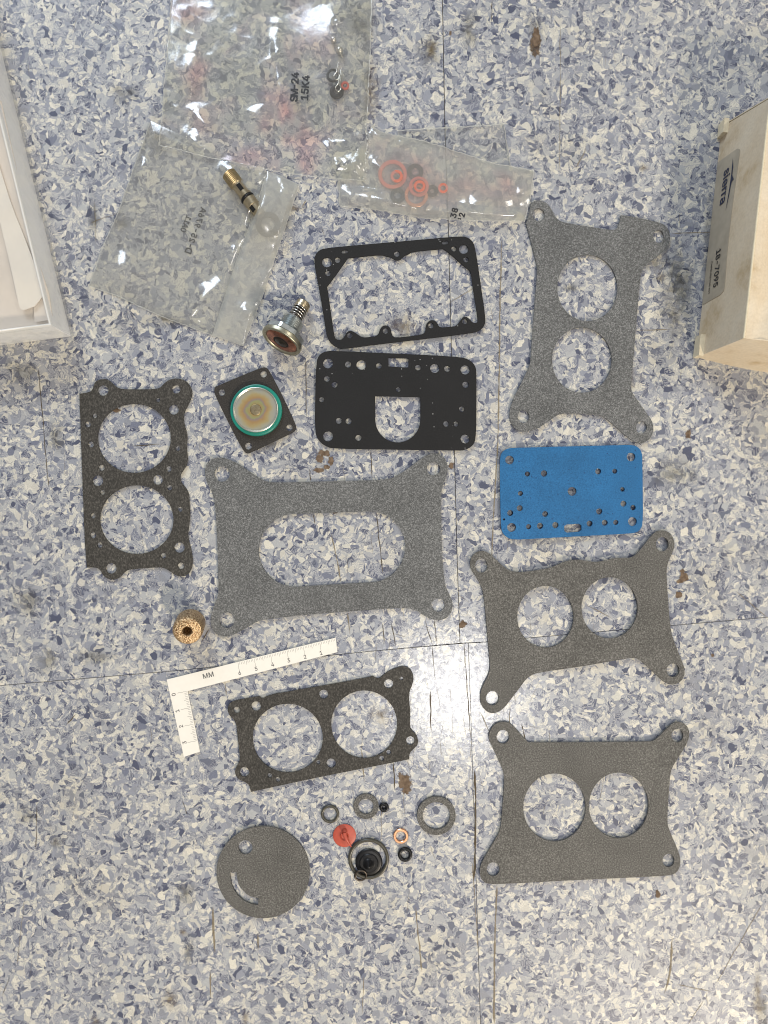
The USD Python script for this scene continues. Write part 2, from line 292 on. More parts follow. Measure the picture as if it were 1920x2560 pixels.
tiles = [
    off([(-900, -900), (1090, -900)], 0, 0) + off(UP_SEAM, -g * 1.2, -g) + off(HOR_L[::-1][1:], 0, -g),
    off(UP_SEAM[::-1], g * 1.2, -g) + off([(1090, -900), (2900, -900)], 0, 0) + off(HOR_R[::-1][:-1], 0, -g),
    off(HOR_L, 0, g) + off([(1170.5, 1607.2)], -g, g) + off(LOW_SEAM[1:], -g * .9, 0) + [(1212, 3500), (-900, 3500)],
    off(LOW_SEAM[::-1][:-1], g * .9, 0) + off([(1171, 1608)] + HOR_R[1:], g * .4, g) + [(2900, 3500), (1212, 3500)],
]
TT = .0025
for i, t in enumerate(tiles):
    poly = Polygon([tuple(P(x, y)[:2]) for x, y in t]).buffer(0)
    m = trimesh.creation.extrude_polygon(poly, TT, engine='earcut'); m.apply_translation([0, 0, -TT])
    obj('tile', m, M[f'vinyl_{i}'], floor)
sub = trimesh.creation.box([2.2, 2.6, .01]); sub.apply_translation([.05, -.0, -.0012 - .005])
obj('subfloor', sub, 'seam', floor)

def blob(cx, cy, rx, ry, seed, z, rough=.5, rings=7, n=30):
    """an irregular thin patch, with 'fade' running from 1 in its middle to 0 at its rim"""
    a = np.arange(n) * 2 * math.pi / n
    rad = 1 + rough * (meshkit.fbm(np.stack([np.cos(a) * 1.5, np.sin(a) * 1.5, np.full(n, seed * 3.7)], -1), 3, seed) - .5) * 1.6
    v, fade = [P(cx, cy, z)], [1.0]
    for k in range(1, rings + 1):
        q = k / rings
        for i in range(n):
            v.append(P(cx + rx * rad[i] * q * math.cos(a[i]), cy + ry * rad[i] * q * math.sin(a[i]), z)); fade.append(1 - q)
    f = [[0, 1 + (i + 1) % n, 1 + i] for i in range(n)]
    for k in range(rings - 1):
        o, p = 1 + k * n, 1 + (k + 1) * n
        for i in range(n):
            j = (i + 1) % n
            f += [[o + i, p + j, p + i], [o + i, o + j, p + j]]
    return trimesh.Trimesh(v, np.array(f)[:, ::-1] if False else f, process=False), fade
ZS = .00012
def stain(name, m_, x, y, rx, ry, seed, gain=1.0, rough=.6):
    m, fade = blob(x, y, rx, ry, seed, ZS + .00003 * (seed % 5), rough)
    p = obj(name, m, m_, floor)
    primvar(p, 'fade', np.clip(np.array(fade) * gain, 0, 1.2))
for i, (x, y, rx, ry) in enumerate([(1338, 112, 15, 34), (1340, 92, 10, 30), (812, 1133, 14, 9), (800, 1146, 9, 12), (827, 1152, 8, 14), (818, 1168, 9, 7), (797, 1176, 16, 7), (1012, 1955, 19, 22), (1016, 1975, 12, 14), (1158, 1560, 10, 11), (1128, 1166, 7, 9),
        (1706, 1428, 6, 7), (1712, 1442, 12, 12), (1700, 1452, 9, 7), (1697, 1486, 10, 9), (1782, 1638, 5, 5), (1644, 2236, 8, 11), (292, 1026, 10, 7), (837, 1281, 8, 4), (1126, 83, 3, 7), (1720, 1085, 7, 12)]):
    stain('stain', 'rust_stain', x, y, rx * 1.5, ry * 1.5, i + 1, .98, .9)
for i, (n_, x, y, rx, ry) in enumerate([('grey_grime', 312, 240, 45, 40), ('grey_grime', 390, 345, 40, 60), ('grey_grime', 1075, 125, 40, 60), ('brown_grime', 1080, 120, 22, 40), ('grey_grime', 237, 540, 22, 60), ('grey_grime', 300, 560, 40, 30),
        ('grey_grime', 430, 806, 75, 26), ('black_grime_shade', 410, 800, 22, 12), ('grey_grime', 900, 60, 60, 60), ('brown_grime', 925, 230, 26, 110), ('grey_grime', 60, 930, 60, 40), ('grey_grime', 140, 1090, 34, 60), ('grey_grime', 120, 1650, 36, 40),
        ('grey_grime', 240, 1640, 60, 30), ('grey_grime', 560, 1570, 50, 26), ('black_grime_shade', 1700, 690, 40, 100), ('grey_grime', 1690, 760, 60, 150), ('black_grime_shade', 1770, 640, 26, 240), ('grey_grime', 1640, 660, 40, 40), ('brown_grime', 1650, 690, 18, 18),  # black patches beside the carton: dirt together with its painted shadow
        ('grey_grime', 1170, 80, 40, 80), ('grey_grime', 1340, 70, 34, 50), ('grey_grime', 138, 2105, 26, 22), ('brown_grime', 136, 2106, 14, 12), ('grey_grime', 465, 2235, 36, 40), ('brown_grime', 425, 2500, 34, 40), ('brown_grime', 240, 2552, 18, 16), ('brown_grime', 615, 2550, 12, 30),
        ('grey_grime', 470, 2380, 20, 50), ('brown_grime', 457, 2330, 14, 14), ('brown_grime', 1896, 2500, 20, 90), ('black_grime_shade', 1912, 2540, 16, 70), ('grey_grime', 1690, 1180, 80, 60), ('brown_grime', 1560, 960, 40, 60), ('brown_grime', 1010, 820, 60, 40), ('grey_grime', 860, 850, 90, 24),
        ('brown_grime', 950, 1790, 30, 34), ('grey_grime', 680, 1110, 40, 30), ('grey_grime', 60, 1500, 60, 50), ('grey_grime', 70, 2040, 30, 30), ('grey_grime', 1500, 1000, 50, 30), ('brown_grime', 1820, 480, 20, 26), ('brown_grime', 1020, 1460, 60, 26), ('grey_grime', 715, 560, 20, 40), ('brown_grime', 740, 520, 30, 14), ('brown_grime', 1610, 420, 20, 14), ('grey_grime', 1420, 720, 40, 20)]):
    stain('grime_shade', n_, x, y, rx * 1.6, ry * 1.6, i + 40, 0.80, .9)
def scratch(pts, w=1.2, m_='scratch_dirt', z=.0002, joined=None):
    pts = np.array(pts, float)
    L = np.r_[0, np.cumsum(np.linalg.norm(np.diff(pts, axis=0), axis=1))]
    n = max(5, int(L[-1] / 14)); s = np.linspace(0, L[-1], n)
    q = np.stack([np.interp(s, L, pts[:, 0]), np.interp(s, L, pts[:, 1])], 1)
    q += NP.normal(0, .55, q.shape)
    t = np.gradient(q, axis=0); t /= np.linalg.norm(t, axis=1, keepdims=True) + 1e-9
    nn = np.stack([-t[:, 1], t[:, 0]], 1)
    wd = w * (0.45 + 0.9 * NP.random(n)); wd[[0, -1]] *= .3
    v, fade = [], []
    for i in range(n):
        v += [P(*(q[i] - nn[i] * wd[i]), z), P(*(q[i] + nn[i] * wd[i]), z)]; e = min(i, n - 1 - i) / (n * .12); fade += [min(1, .5 + e)] * 2
    f = []
    for i in range(n - 1): f += [[2 * i, 2 * i + 1, 2 * i + 3], [2 * i, 2 * i + 3, 2 * i + 2]]
    m = trimesh.Trimesh(v, f, process=False)
    if joined is not None: joined.append((m, fade)); return
    p = obj('scratch', m, m_, floor); primvar(p, 'fade', np.array(fade) * 1.25)
for pts, w, m_ in [
    ([(1254, 600), (1250, 800), (1245, 1100), (1236, 1250), (1230, 1375), (1226, 1480)], 1.5, 'scratch_tan'), ([(1160, 1610), (1168, 1720), (1177, 1850)], 1.0, 'scratch_dirt'), ([(1187, 1925), (1190, 2040), (1185, 2200)], 2.2, 'scratch_dirt'),
    ([(1242, 2215), (1238, 2320), (1236, 2440), (1235, 2560)], 2.4, 'scratch_tan'), ([(1039, 2268), (1050, 2380), (1055, 2430)], 1.6, 'scratch_tan'), ([(1681, 2345), (1676, 2430), (1661, 2485)], 2.4, 'scratch_tan'), ([(532, 2267), (534, 2330), (538, 2383)], 2.6, 'scratch_tan'),
    ([(645, 2331), (645, 2380)], 2.0, 'scratch_tan'), ([(526, 2430), (527, 2500)], 1.8, 'scratch_tan'), ([(1075, 1725), (1078, 1830)], 1.6, 'scratch_dirt'), ([(984, 1905), (987, 1978)], 1.6, 'scratch_dirt'), ([(903, 1870), (911, 1955)], 1.2, 'scratch_tan'),
    ([(1062, 1543), (1072, 1585), (1082, 1612)], 1.0, 'scratch_dirt'), ([(1086, 1545), (1092, 1612)], .9, 'scratch_dirt'), ([(956, 1555), (961, 1612)], .8, 'scratch_dirt'), ([(978, 1555), (990, 1620)], .9, 'scratch_dirt'), ([(868, 1530), (875, 1585)], 1.8, 'scratch_tan'), ([(941, 1280), (957, 1436)], 1.0, 'scratch_dirt'),
    ([(828, 1334), (840, 1390), (853, 1456)], 1.6, 'scratch_tan'), ([(773, 1170), (776, 1204)], 1.0, 'scratch_dirt'), ([(927, 1127), (931, 1200)], .9, 'scratch_dirt'), ([(783, 1284), (787, 1310)], .9, 'scratch_dirt'), ([(95, 918), (110, 1080), (121, 1219)], .9, 'scratch_dirt'), ([(764, 900), (766, 1040)], .8, 'scratch_dirt'), ([(92, 2007), (90, 2128)], .9, 'scratch_dirt'), ([(61, 2244), (43, 2412)], .9, 'scratch_tan'), ([(25, 2440), (5, 2490)], .9, 'scratch_dirt'),
    ([(190, 1785), (165, 1812)], 1.2, 'scratch_dirt'), ([(523, 1572), (503, 1607)], .9, 'scratch_dirt'), ([(1461, 1510), (1530, 1546)], .9, 'scratch_tan'), ([(1840, 1478), (1918, 1545)], 1.1, 'scratch_tan'), ([(1303, 1808), (1314, 1850)], 1.2, 'scratch_dirt'), ([(1198, 1776), (1230, 1846)], 1.1, 'scratch_tan'), ([(1275, 1760), (1272, 1830)], .9, 'scratch_tan'),
    ([(562, 1700), (566, 1740)], 1.4, 'scratch_tan'), ([(1080, 1615), (1088, 1700)], .8, 'scratch_dirt'), ([(1401, 60), (1399, 430)], .8, 'scratch_tan'), ([(1230, 0), (1228, 60)], .8, 'scratch_dirt'), ([(237, 500), (240, 610)], .7, 'scratch_tan'), ([(222, 560), (300, 530)], .8, 'scratch_tan'), ([(1330, 830), (1440, 815)], .8, 'scratch_tan'), ([(1590, 826), (1680, 824)], .9, 'scratch_tan'), ([(1677, 584), (1805, 578)], .9, 'scratch_tan'), ([(1440, 420), (1465, 372)], 1.6, 'scratch_tan'), ([(1180, 2150), (1196, 2380)], .8, 'scratch_tan'),
    ([(1905, 2260), (1790, 2460)], .9, 'scratch_tan'), ([(1720, 2560), (1760, 2500)], 1.3, 'scratch_tan'), ([(1690, 2460), (1780, 2480)], .8, 'scratch_tan'), ([(405, 1110), (330, 1115)], .9, 'scratch_dirt'), ([(455, 2000), (470, 2040)], .8, 'scratch_dirt'), ([(955, 1990), (950, 2150)], .7, 'scratch_tan'), ([(910, 2440), (905, 2540)], .9, 'scratch_tan'), ([(755, 520), (765, 500)], 1.2, 'scratch_tan'), ([(1215, 700), (1120, 760)], .8, 'scratch_tan')]:
    scratch(pts, w, m_)
fine = []
for _ in range(230):
    x, y = NP.uniform(0, 1920), NP.uniform(0, 2560)
    if NP.random() < .5: x, y = NP.normal(1080, 190), NP.normal(1750, 320)
    a = NP.normal(math.pi / 2, .22) if NP.random() < .8 else NP.uniform(0, math.pi); l = NP.uniform(14, 75)
    scratch([(x, y), (x + l * math.cos(a), y + l * math.sin(a))], NP.uniform(.25, .55), z=.00018, joined=fine)
p = obj('fine_scratches', cat([m for m, _ in fine]), 'scratch_tan', floor, kind='stuff')
primvar(p, 'fade', np.concatenate([np.array(f) for _, f in fine]) * .9)

# ------------------------------------------------------------------ gaskets
GZ = 0.0005
def gasket(name, region, outline, holes, t, m_, label, rnd=2, polys=(), **k):
    x0, y0, s = region
    hs = [R(x0, y0, s, ellipse(*h)) for h in holes] + [R(x0, y0, s, h) for h in polys]
    return obj(name, plate(R(x0, y0, s, chaikin(outline, rnd)), hs, t, GZ, **k), m_, label=label, cat='gasket')
gasket('carburetor_gasket', (1240, 480, 3.456),
    [(302,95),(345,70),(395,75),(440,95),(480,145),(505,195),(530,235),(575,262),(760,292),(1000,330),(1040,325),(1065,275),(1080,200),(1080,200),(1150,205),(1290,235),(1400,260),(1460,285),(1495,330),(1508,400),(1490,460),(1445,520),(1330,605),(1285,645),(1255,700),(1245,760),(1215,1100),(1185,1470),(1165,1690),(1180,1740),(1230,1810),(1310,1920),(1355,1990),(1362,2060),(1340,2120),(1290,2165),(1235,2175),(1170,2145),(1000,2000),(940,1945),(890,1928),(740,1915),(620,1912),(560,1915),(510,1940),(430,2000),(350,2050),(260,2072),(190,2060),(140,2020),(118,1960),(118,1890),(143,1800),(203,1680),(293,1500),(300,1440),(313,1250),(340,900),(360,660),(343,590),(303,430),(267,300),(260,260),(275,235),(290,180),(295,120)],
    [(790,828,260,287),(742,1452,258,282),(370,195,50,55),(1405,383,45,55),(238,1940,50,55),(1257,2035,47,53)], .0011, 'grey_fibre', 'grey speckled two-bore gasket with a notched top edge, above the blue gasket')
def stadium(a, b, ra, rb):
    return list(MultiPoint(ellipse(*a, ra) + ellipse(*b, rb)).convex_hull.exterior.coords)
gasket('carburetor_gasket', (480, 1100, 2.4397),
    [(76,190),(88,145),(122,112),(170,105),(230,118),(300,155),(380,215),(440,250),(500,260),(700,255),(1000,248),(1180,243),(1240,225),(1330,165),(1420,95),(1470,80),(1520,90),(1555,125),(1562,180),(1545,240),(1522,300),(1518,400),(1525,700),(1540,880),(1560,920),(1588,980),(1590,1030),(1570,1075),(1520,1100),(1470,1098),(1420,1075),(1370,1040),(1310,1024),(1200,1028),(900,1050),(650,1070),(440,1095),(390,1110),(320,1155),(240,1195),(190,1200),(140,1180),(116,1140),(112,1080),(134,1010),(159,950),(162,900),(154,600),(139,370),(119,310),(89,260)],
    [(183,207,47),(1473,175,40),(213,1100,47),(1502,1007,40)], .0011, 'grey_fibre', 'large grey speckled gasket with one oval opening in its middle', polys=[stadium((628,673),(1085,652),222,216)])
gasket('carburetor_gasket', (1150, 1300, 2.8119),
    [(68,300),(83,255),(122,220),(165,215),(210,235),(260,285),(320,340),(370,362),(430,368),(560,350),(640,335),(700,305),(760,283),(830,277),(890,285),(945,296),(1000,288),(1080,268),(1150,265),(1200,265),(1240,240),(1300,165),(1350,100),(1390,72),(1440,72),(1485,100),(1507,160),(1495,220),(1460,290),(1447,350),(1455,500),(1475,760),(1500,850),(1550,970),(1580,1050),(1570,1110),(1530,1150),(1480,1158),(1430,1140),(1370,1080),(1260,980),(1215,965),(1100,985),(850,1030),(600,1065),(520,1080),(465,1115),(420,1180),(350,1270),(300,1335),(240,1362),(190,1350),(150,1310),(140,1250),(152,1180),(192,1110),(212,1050),(208,980),(188,750),(168,540),(153,470),(113,400),(77,350)],
    [(600,680,198,217),(1050,617,197,215),(150,320,43,50),(1418,170,45,50),(228,1253,45,50),(1495,1055,45,48)], .0014, 'taupe_fibre', 'taupe two-bore gasket with a wavy top edge, just below the blue gasket', tilt=(.004, .004))
gasket('carburetor_gasket', (1170, 1780, 2.8603),
    [(147,190),(152,140),(190,85),(240,68),(290,72),(330,105),(400,185),(430,215),(430,215),(480,217),(800,215),(1200,212),(1310,210),(1350,190),(1420,115),(1470,72),(1520,68),(1565,95),(1583,150),(1570,210),(1530,280),(1465,380),(1445,430),(1438,520),(1420,780),(1440,850),(1490,960),(1518,1040),(1515,1100),(1490,1150),(1430,1170),(1100,1185),(700,1205),(300,1228),(150,1232),(110,1215),(83,1170),(85,1110),(113,1050),(183,930),(232,850),(244,720),(262,470),(252,420),(202,310),(162,230)],
    [(618,682,223,243),(1077,667,213,235),(250,177,45,50),(1495,167,42,48),(180,1125,46,50),(1432,1060,42,48)], .0012, 'taupe_fibre', 'taupe two-bore gasket with straight top and bottom edges, lowest on the right', tilt=(.003, .002))
gasket('throttle_body_gasket', (180, 920, 4.022),
    [(75,258),(75,258),(170,245),(210,215),(220,160),(250,125),(300,110),(350,112),(390,135),(430,180),(480,208),(560,215),(840,213),(890,195),(930,150),(980,115),(1050,103),(1120,115),(1175,155),(1208,220),(1205,290),(1175,360),(1130,440),(1118,520),(1140,600),(1162,680),(1150,800),(1165,910),(1155,980),(1110,1040),(1085,1085),(1095,1150),(1150,1210),(1178,1270),(1180,1360),(1190,1500),(1165,1650),(1170,1720),(1200,1830),(1215,1930),(1205,2020),(1165,2080),(1100,2100),(1040,2085),(980,2040),(920,2008),(850,2005),(640,2020),(560,2030),(520,2060),(480,2110),(420,2132),(360,2120),(310,2085),(285,2030),(240,2005),(150,2008),(150,2008),(130,1800),(110,1300),(85,600)],
    [(625,707,368,347),(650,1525,370,345),(312,225,53),(1047,213,42),(865,320,22),(1022,418,50),(228,480,24),(158,567,29),(190,768,30),(1063,808,25),(297,1003,30),(973,1013,28),(258,1133,54),(862,1123,50),(980,1203,26),(305,1250,25),(1087,1420,25),(210,1487,25),(212,1682,30),(278,1780,27),(1080,1805,52),(918,1887,27),(393,2015,53),(1095,1990,33)], .0008, 'charcoal_fibre', 'upright charcoal two-bore gasket at the left, with a straight left edge')
gasket('throttle_body_gasket', (550, 1640, 3.1904),
    [(60,420),(75,375),(115,355),(200,340),(300,322),(318,322),(330,336),(352,334),(370,320),(470,292),(480,296),(640,266),(800,240),(1050,195),(1190,168),(1220,158),(1245,178),(1270,178),(1290,162),(1340,120),(1420,88),(1470,80),(1510,95),(1540,140),(1545,190),(1530,240),(1508,290),(1510,370),(1520,440),(1513,540),(1525,590),(1560,620),(1583,670),(1575,715),(1540,745),(1512,775),(1508,825),(1508,825),(1100,905),(700,985),(245,1085),(245,1085),(235,1030),(200,1005),(150,985),(122,950),(118,905),(145,860),(160,820),(150,740),(138,620),(125,520),(85,485),(65,455)],
    [(540,655,280,274),(1150,545,263,270),(133,430,25),(288,400,38),(827,305,36),(1345,222,36),(1447,180,14),(1518,675,34),(1345,768,19),(1290,817,20),(887,855,37),(783,847,17),(195,925,38),(397,953,18),(462,985,19)], .0008, 'charcoal_fibre', 'slanted charcoal two-bore gasket right below the white L-shaped ruler')
inner = [(200,540),(200,540),(290,420),(380,292),(380,292),(500,280),(670,263),(715,280),(750,285),(790,312),(830,312),(860,275),(900,262),(930,238),(1060,225),(1200,213),(1200,213),(1250,245),(1350,335),(1440,410),(1440,410),(1455,520),(1480,680),(1503,830),(1495,855),(1460,855),(1430,820),(1400,798),(1370,805),(1340,850),(1310,885),(1240,890),(1170,895),(1150,850),(1120,828),(1080,835),(1052,870),(1047,940),(1000,960),(780,985),(760,960),(750,900),(720,875),(680,878),(655,910),(640,965),(560,978),(500,980),(460,950),(410,920),(370,930),(345,985),(310,1005),(275,995),(262,970),(245,850),(215,650)]
def slot(cx, cy, rx, ry, a=-.1):
    return [(cx + math.cos(a) * x - math.sin(a) * y, cy + math.sin(a) * x + math.cos(a) * y) for x, y in ((-rx, -ry * .6), (-rx * .7, -ry), (rx * .7, -ry), (rx, -ry * .6), (rx, ry * .6), (rx * .7, ry), (-rx * .7, ry), (-rx, ry * .6))]
gasket('bowl_gasket', (760, 560, 3.456),
    [(85,330),(95,270),(130,225),(190,207),(600,170),(1000,135),(1350,105),(1410,112),(1460,150),(1480,210),(1510,400),(1550,680),(1570,830),(1560,880),(1520,920),(1460,940),(1100,985),(700,1030),(340,1078),(290,1070),(230,1030),(195,970),(170,800),(130,560)],
    [(198,330,43),(1380,217,40),(290,310,25),(207,425,25),(1295,213,23),(1400,307,23),(803,257,25),(395,963,24),(705,923,24),(1098,877,24),(1390,842,22)], .0012, 'black_fibre', 'open black frame-shaped gasket with scalloped inner edge', polys=[chaikin(inner, 2), slot(353,238,28,15), slot(1220,160,27,15)])
dh = [(615,450),(1005,458)] + [(810 + 195 * math.cos(a), 650 + 200 * math.sin(a)) for a in np.linspace(0, math.pi, 24)]
gasket('metering_block_gasket', (760, 860, 3.456),
    [(105,160),(130,90),(200,58),(300,62),(800,82),(1350,110),(1430,135),(1480,185),(1490,240),(1490,600),(1485,820),(1460,880),(1390,918),(1300,920),(800,912),(250,905),(180,880),(125,835),(95,770),(95,500)],
    [(207,167,43),(380,175,27),(495,180,42),(648,187,25),(985,203,25),(1130,210,40),(1238,213,26),(1393,222,40),(198,300,25),(263,350,26),(1397,350,28),(152,480,22),(815,393,21),(1363,562,23),(300,663,26),(385,667,26),(1228,690,24),(1312,690,22),(207,797,43),(470,810,26),(1392,820,38)], .0012, 'black_fibre', 'solid black gasket with many small holes and a D-shaped opening', polys=[dh, [(730,117),(905,124),(900,203),(730,195)]])
gasket('metering_block_gasket', (1220, 1090, 3.95),
    [(115,240),(130,170),(180,125),(250,117),(700,105),(1200,92),(1420,87),(1480,105),(1520,160),(1525,230),(1530,600),(1530,860),(1510,920),(1460,955),(1380,965),(900,990),(400,1018),(250,1024),(190,1005),(140,955),(128,890),(120,600)],
    [(212,237,43),(1413,207,43),(388,375,26),(553,370,32),(1088,350,30),(1252,348,25),(320,567,25),(830,547,44),(1328,527,23),(313,713,30),(218,760,30),(563,770,29),(1098,745,31),(1338,668,30),(1433,707,27),(232,903,44),(400,895,26),(513,888,31),(665,880,31),(1003,865,30),(1153,857,30),(1262,853,26),(1427,845,44),(157,823,11)], .0015, 'blue_fibre', 'bright blue rectangular gasket punched with many small holes', polys=[slot(837,910,86,40,-.07)], tilt=(-.006, 0))
arc = [(325,830),(335,930),(350,1020),(385,1095),(430,1160),(485,1215),(540,1260),(635,1300),(740,1320),(740,1320),(752,1220),(752,1220),(620,1185),(565,1150),(520,1100),(480,1055),(450,1000),(435,930),(425,830),(425,830),(325,830)]
gasket('disc_gasket', (520, 2040, 5.925), ellipse(817, 832, 690, 682, 72), [(555,462,105,105)], .0013, 'taupe_fibre', 'round taupe disc gasket with one hole and a curved slot', rnd=0, polys=[arc], tilt=(-.004, .004))

# ------------------------------------------------------------------ diaphragm with green seal and metal cap
d = thing('diaphragm', label='square charcoal diaphragm with a shiny metal cap inside a green ring', cat='diaphragm')
rg = (530, 900, 7.213)
pl = [(48,490),(90,470),(500,295),(860,150),(940,128),(1000,150),(1040,205),(1270,640),(1500,1140),(1520,1220),(1490,1290),(1420,1330),(1100,1480),(700,1670),(630,1690),(570,1650),(330,1200),(60,650),(38,560)]
obj('gasket_plate', plate(R(*rg, chaikin(pl, 2)), [R(*rg, ellipse(*h)) for h in ((930,255,60),(175,585,60),(1395,1220,58),(655,1553,62))], .0009, GZ), 'brown_black_fibre', d)
c = P(530 + 797 / 7.213, 900 + 905 / 7.213, .0025)
px = K / 7.213
obj('seal_ring', shifted(lathe([(0, .0012), (395*px, .0012), (405*px, .0022), (440*px, .0023), (458*px, .0019), (464*px, .0012), (464*px, .0), (0, 0)], 96), [c[0], c[1], GZ + .0009]), 'green_seal', d, smooth=40)
mat('iridescent_zinc', {'g': ('geometry', {}), 'm': ('vector_math', {'math_type': 'subtract', 'vector2': (c[0] + .0001, c[1] - .0001, 0)}), 'fl': ('vector_math', {'math_type': 'multiply', 'vector2': (1, 1, 0)}), 'l': ('vector_math', {'math_type': 'length'}),
    'n': ('noise_texture', {'scale': 130.0, 'detail': 3.0}), 'nm': ('map_range', {'from_min': .3, 'from_max': .7, 'to_min': -.0016, 'to_max': .0016}), 'ad': ('math', {'math_type': 'add'}), 'mr': ('map_range', {'from_min': 0.0, 'from_max': .0135, 'to_min': 0.0, 'to_max': 1.0}),
    'r': ('rgb_ramp', {'ramp': [(0, (.62, .42, .22)), (.22, (.60, .44, .20)), (.34, (.52, .53, .26)), (.44, (.48, .38, .34)), (.54, (.64, .42, .20)), (.68, (.68, .54, .27)), (.82, (.62, .60, .46)), (1, (.56, .58, .54))]}),
    'p': ('principled_bsdf', {'metallic': .85, 'roughness': .33})},
    [('g.position', 'm.vector1'), ('m.vector', 'fl.vector1'), ('fl.vector', 'l.vector1'), ('g.position', 'n.vector'), ('n.fac', 'nm.value'), ('l.value', 'ad.value1'), ('nm.result', 'ad.value2'), ('ad.value', 'mr.value'), ('mr.result', 'r.fac'), ('r.color', 'p.base_color')])
cap = obj('metal_cap', shifted(lathe([(0, .0016), (370*px, .0016), (378*px, .0018), (384*px, .0026), (392*px, .0028), (402*px, .0026), (406*px, .0014), (406*px, 0.0001), (0, .0001)], 96), [c[0], c[1], GZ + .0018]), 'iridescent_zinc', d, smooth=35)
obj('rivet', shifted(lathe([(0, .0007), (60*px, .0007), (92*px, .00055), (101*px, .0002), (101*px, -.0002), (0, -.0002)], 40), [c[0], c[1] + .0001, GZ + .0018 + .0016]), 'old_brass', cap, smooth=40)

# ------------------------------------------------------------------ power valve lying on its rim
v = thing('power_valve', label='zinc valve fitting with a spring-loaded brass tip, lying beside the diaphragm', cat='valve')
phi = math.radians(17)
fc = P(630 + 800 / 11.06, 740 + 1275 / 11.06, .0120)
hd = np.array([-.44, -.90, 0]); hd /= np.linalg.norm(hd)
ax = hd * math.cos(phi) + np.array([0, 0, math.sin(phi)])
mt = frame_at(fc, np.cross([0, 0, 1], hd), np.cross(ax, np.cross([0, 0, 1], hd)))       # local z runs out of the face
mm = .001
body = obj('flange', moved(lathe([(0, -.3*mm), (4.8*mm, -.3*mm)] + [(10.0*mm, -.9*mm), (10.6*mm, 0), (11.2*mm, .25*mm), (12.2*mm, .1*mm), (12.6*mm, -.5*mm), (12.6*mm, -2.4*mm), (11.8*mm, -3.2*mm), (0, -3.2*mm)], 72), mt), 'olive_zinc', v, smooth=35)
obj('copper_seat', moved(lathe([(4.9*mm, .02*mm), (5.4*mm, .25*mm), (7.5*mm, .05*mm), (9.3*mm, -.25*mm), (9.9*mm, -.6*mm), (9.9*mm, -1*mm), (4.9*mm, -1*mm), (4.9*mm, .02*mm)], 60), mt), 'copper_red', body, smooth=50)
obj('bore', moved(lathe([(0, .06*mm), (5.0*mm, .06*mm), (5.2*mm, -.4*mm), (0, -.4*mm)], 40), mt), 'void', body)
obj('plunger', moved(lathe([(0, 1.2*mm), (.9*mm, 1.1*mm), (1.3*mm, .8*mm), (3.4*mm, .7*mm), (3.9*mm, .3*mm), (3.9*mm, 0), (0, 0)], 40), mt), 'dark_metal', body, smooth=40)
octo = []
for i in range(8):
    a0, a1 = (i + .08) * math.pi / 4 + .2, (i + .92) * math.pi / 4 + .2
    octo += [(12.2*mm * math.cos(a0), 12.2*mm * math.sin(a0)), (12.2*mm * math.cos(a1), 12.2*mm * math.sin(a1))]
hexm = trimesh.creation.extrude_polygon(Polygon(octo), 3.0*mm); hexm.apply_translation([0, 0, -6.2*mm])
obj('nut', moved(hexm, mt), 'zinc', v)
th = [(0, -6.2*mm), (6.0*mm, -6.2*mm)]
for i in range(8): th += [(6.5*mm, -(6.5 + i * 1.35)*mm), (5.6*mm, -(7.2 + i * 1.35)*mm)]
th += [(5.2*mm, -17.5*mm), (0, -17.5*mm)]
obj('thread', moved(lathe(th, 48), mt), 'zinc', v, smooth=20)
obj('stem', moved(lathe([(0, -17.4*mm), (4.3*mm, -17.4*mm), (4.3*mm, -19*mm), (3.3*mm, -19.2*mm), (3.3*mm, -26*mm), (0, -26*mm)], 40), mt), 'dark_metal', v, smooth=30)
hel = [(4.35*mm * math.cos(a), 4.35*mm * math.sin(a), (-19.2 - 6.4 * a / (2 * math.pi * 3.6))*mm) for a in np.linspace(0, 2 * math.pi * 3.6, 120)]
obj('spring', moved(tube(hel, .42*mm, 8), mt), 'steel', v, smooth=60)
obj('tip', moved(lathe([(0, -25.6*mm), (4.5*mm, -25.6*mm), (4.6*mm, -26*mm), (4.6*mm, -27.2*mm), (4.2*mm, -27.4*mm), (4.4*mm, -27.6*mm), (4.4*mm, -29.6*mm), (4.0*mm, -30.2*mm), (2*mm, -30.3*mm), (0, -30.3*mm)], 40), mt), 'brass', v, smooth=30)

# ------------------------------------------------------------------ sintered bronze filter
tilt_d = np.array([1.5, -2.6, 12]) / np.linalg.norm([1.5, -2.6, 12])
fl = lathe([(2.7*mm, 13.5*mm), (3.2*mm, 14.1*mm), (6.6*mm, 14.0*mm), (8.0*mm, 13.2*mm), (8.7*mm, 11.8*mm), (8.9*mm, 9*mm), (8.8*mm, 0), (0, 0), (0, 2*mm), (2.6*mm, 2*mm), (2.7*mm, 13.5*mm)], 56)
fb = P(410 + 765 / 11.06, 1500 + 615 / 11.06, 0)
tm = frame_at(fb, np.cross([0, 1, 0], tilt_d), np.cross(tilt_d, np.cross([0, 1, 0], tilt_d)))
flm = moved(fl, tm); flm.apply_translation([0, 0, -flm.bounds[0, 2]])
obj('bronze_filter', flm, 'sintered_bronze', smooth=30, label='small round sintered bronze filter with a dark hole in its top', cat='filter')

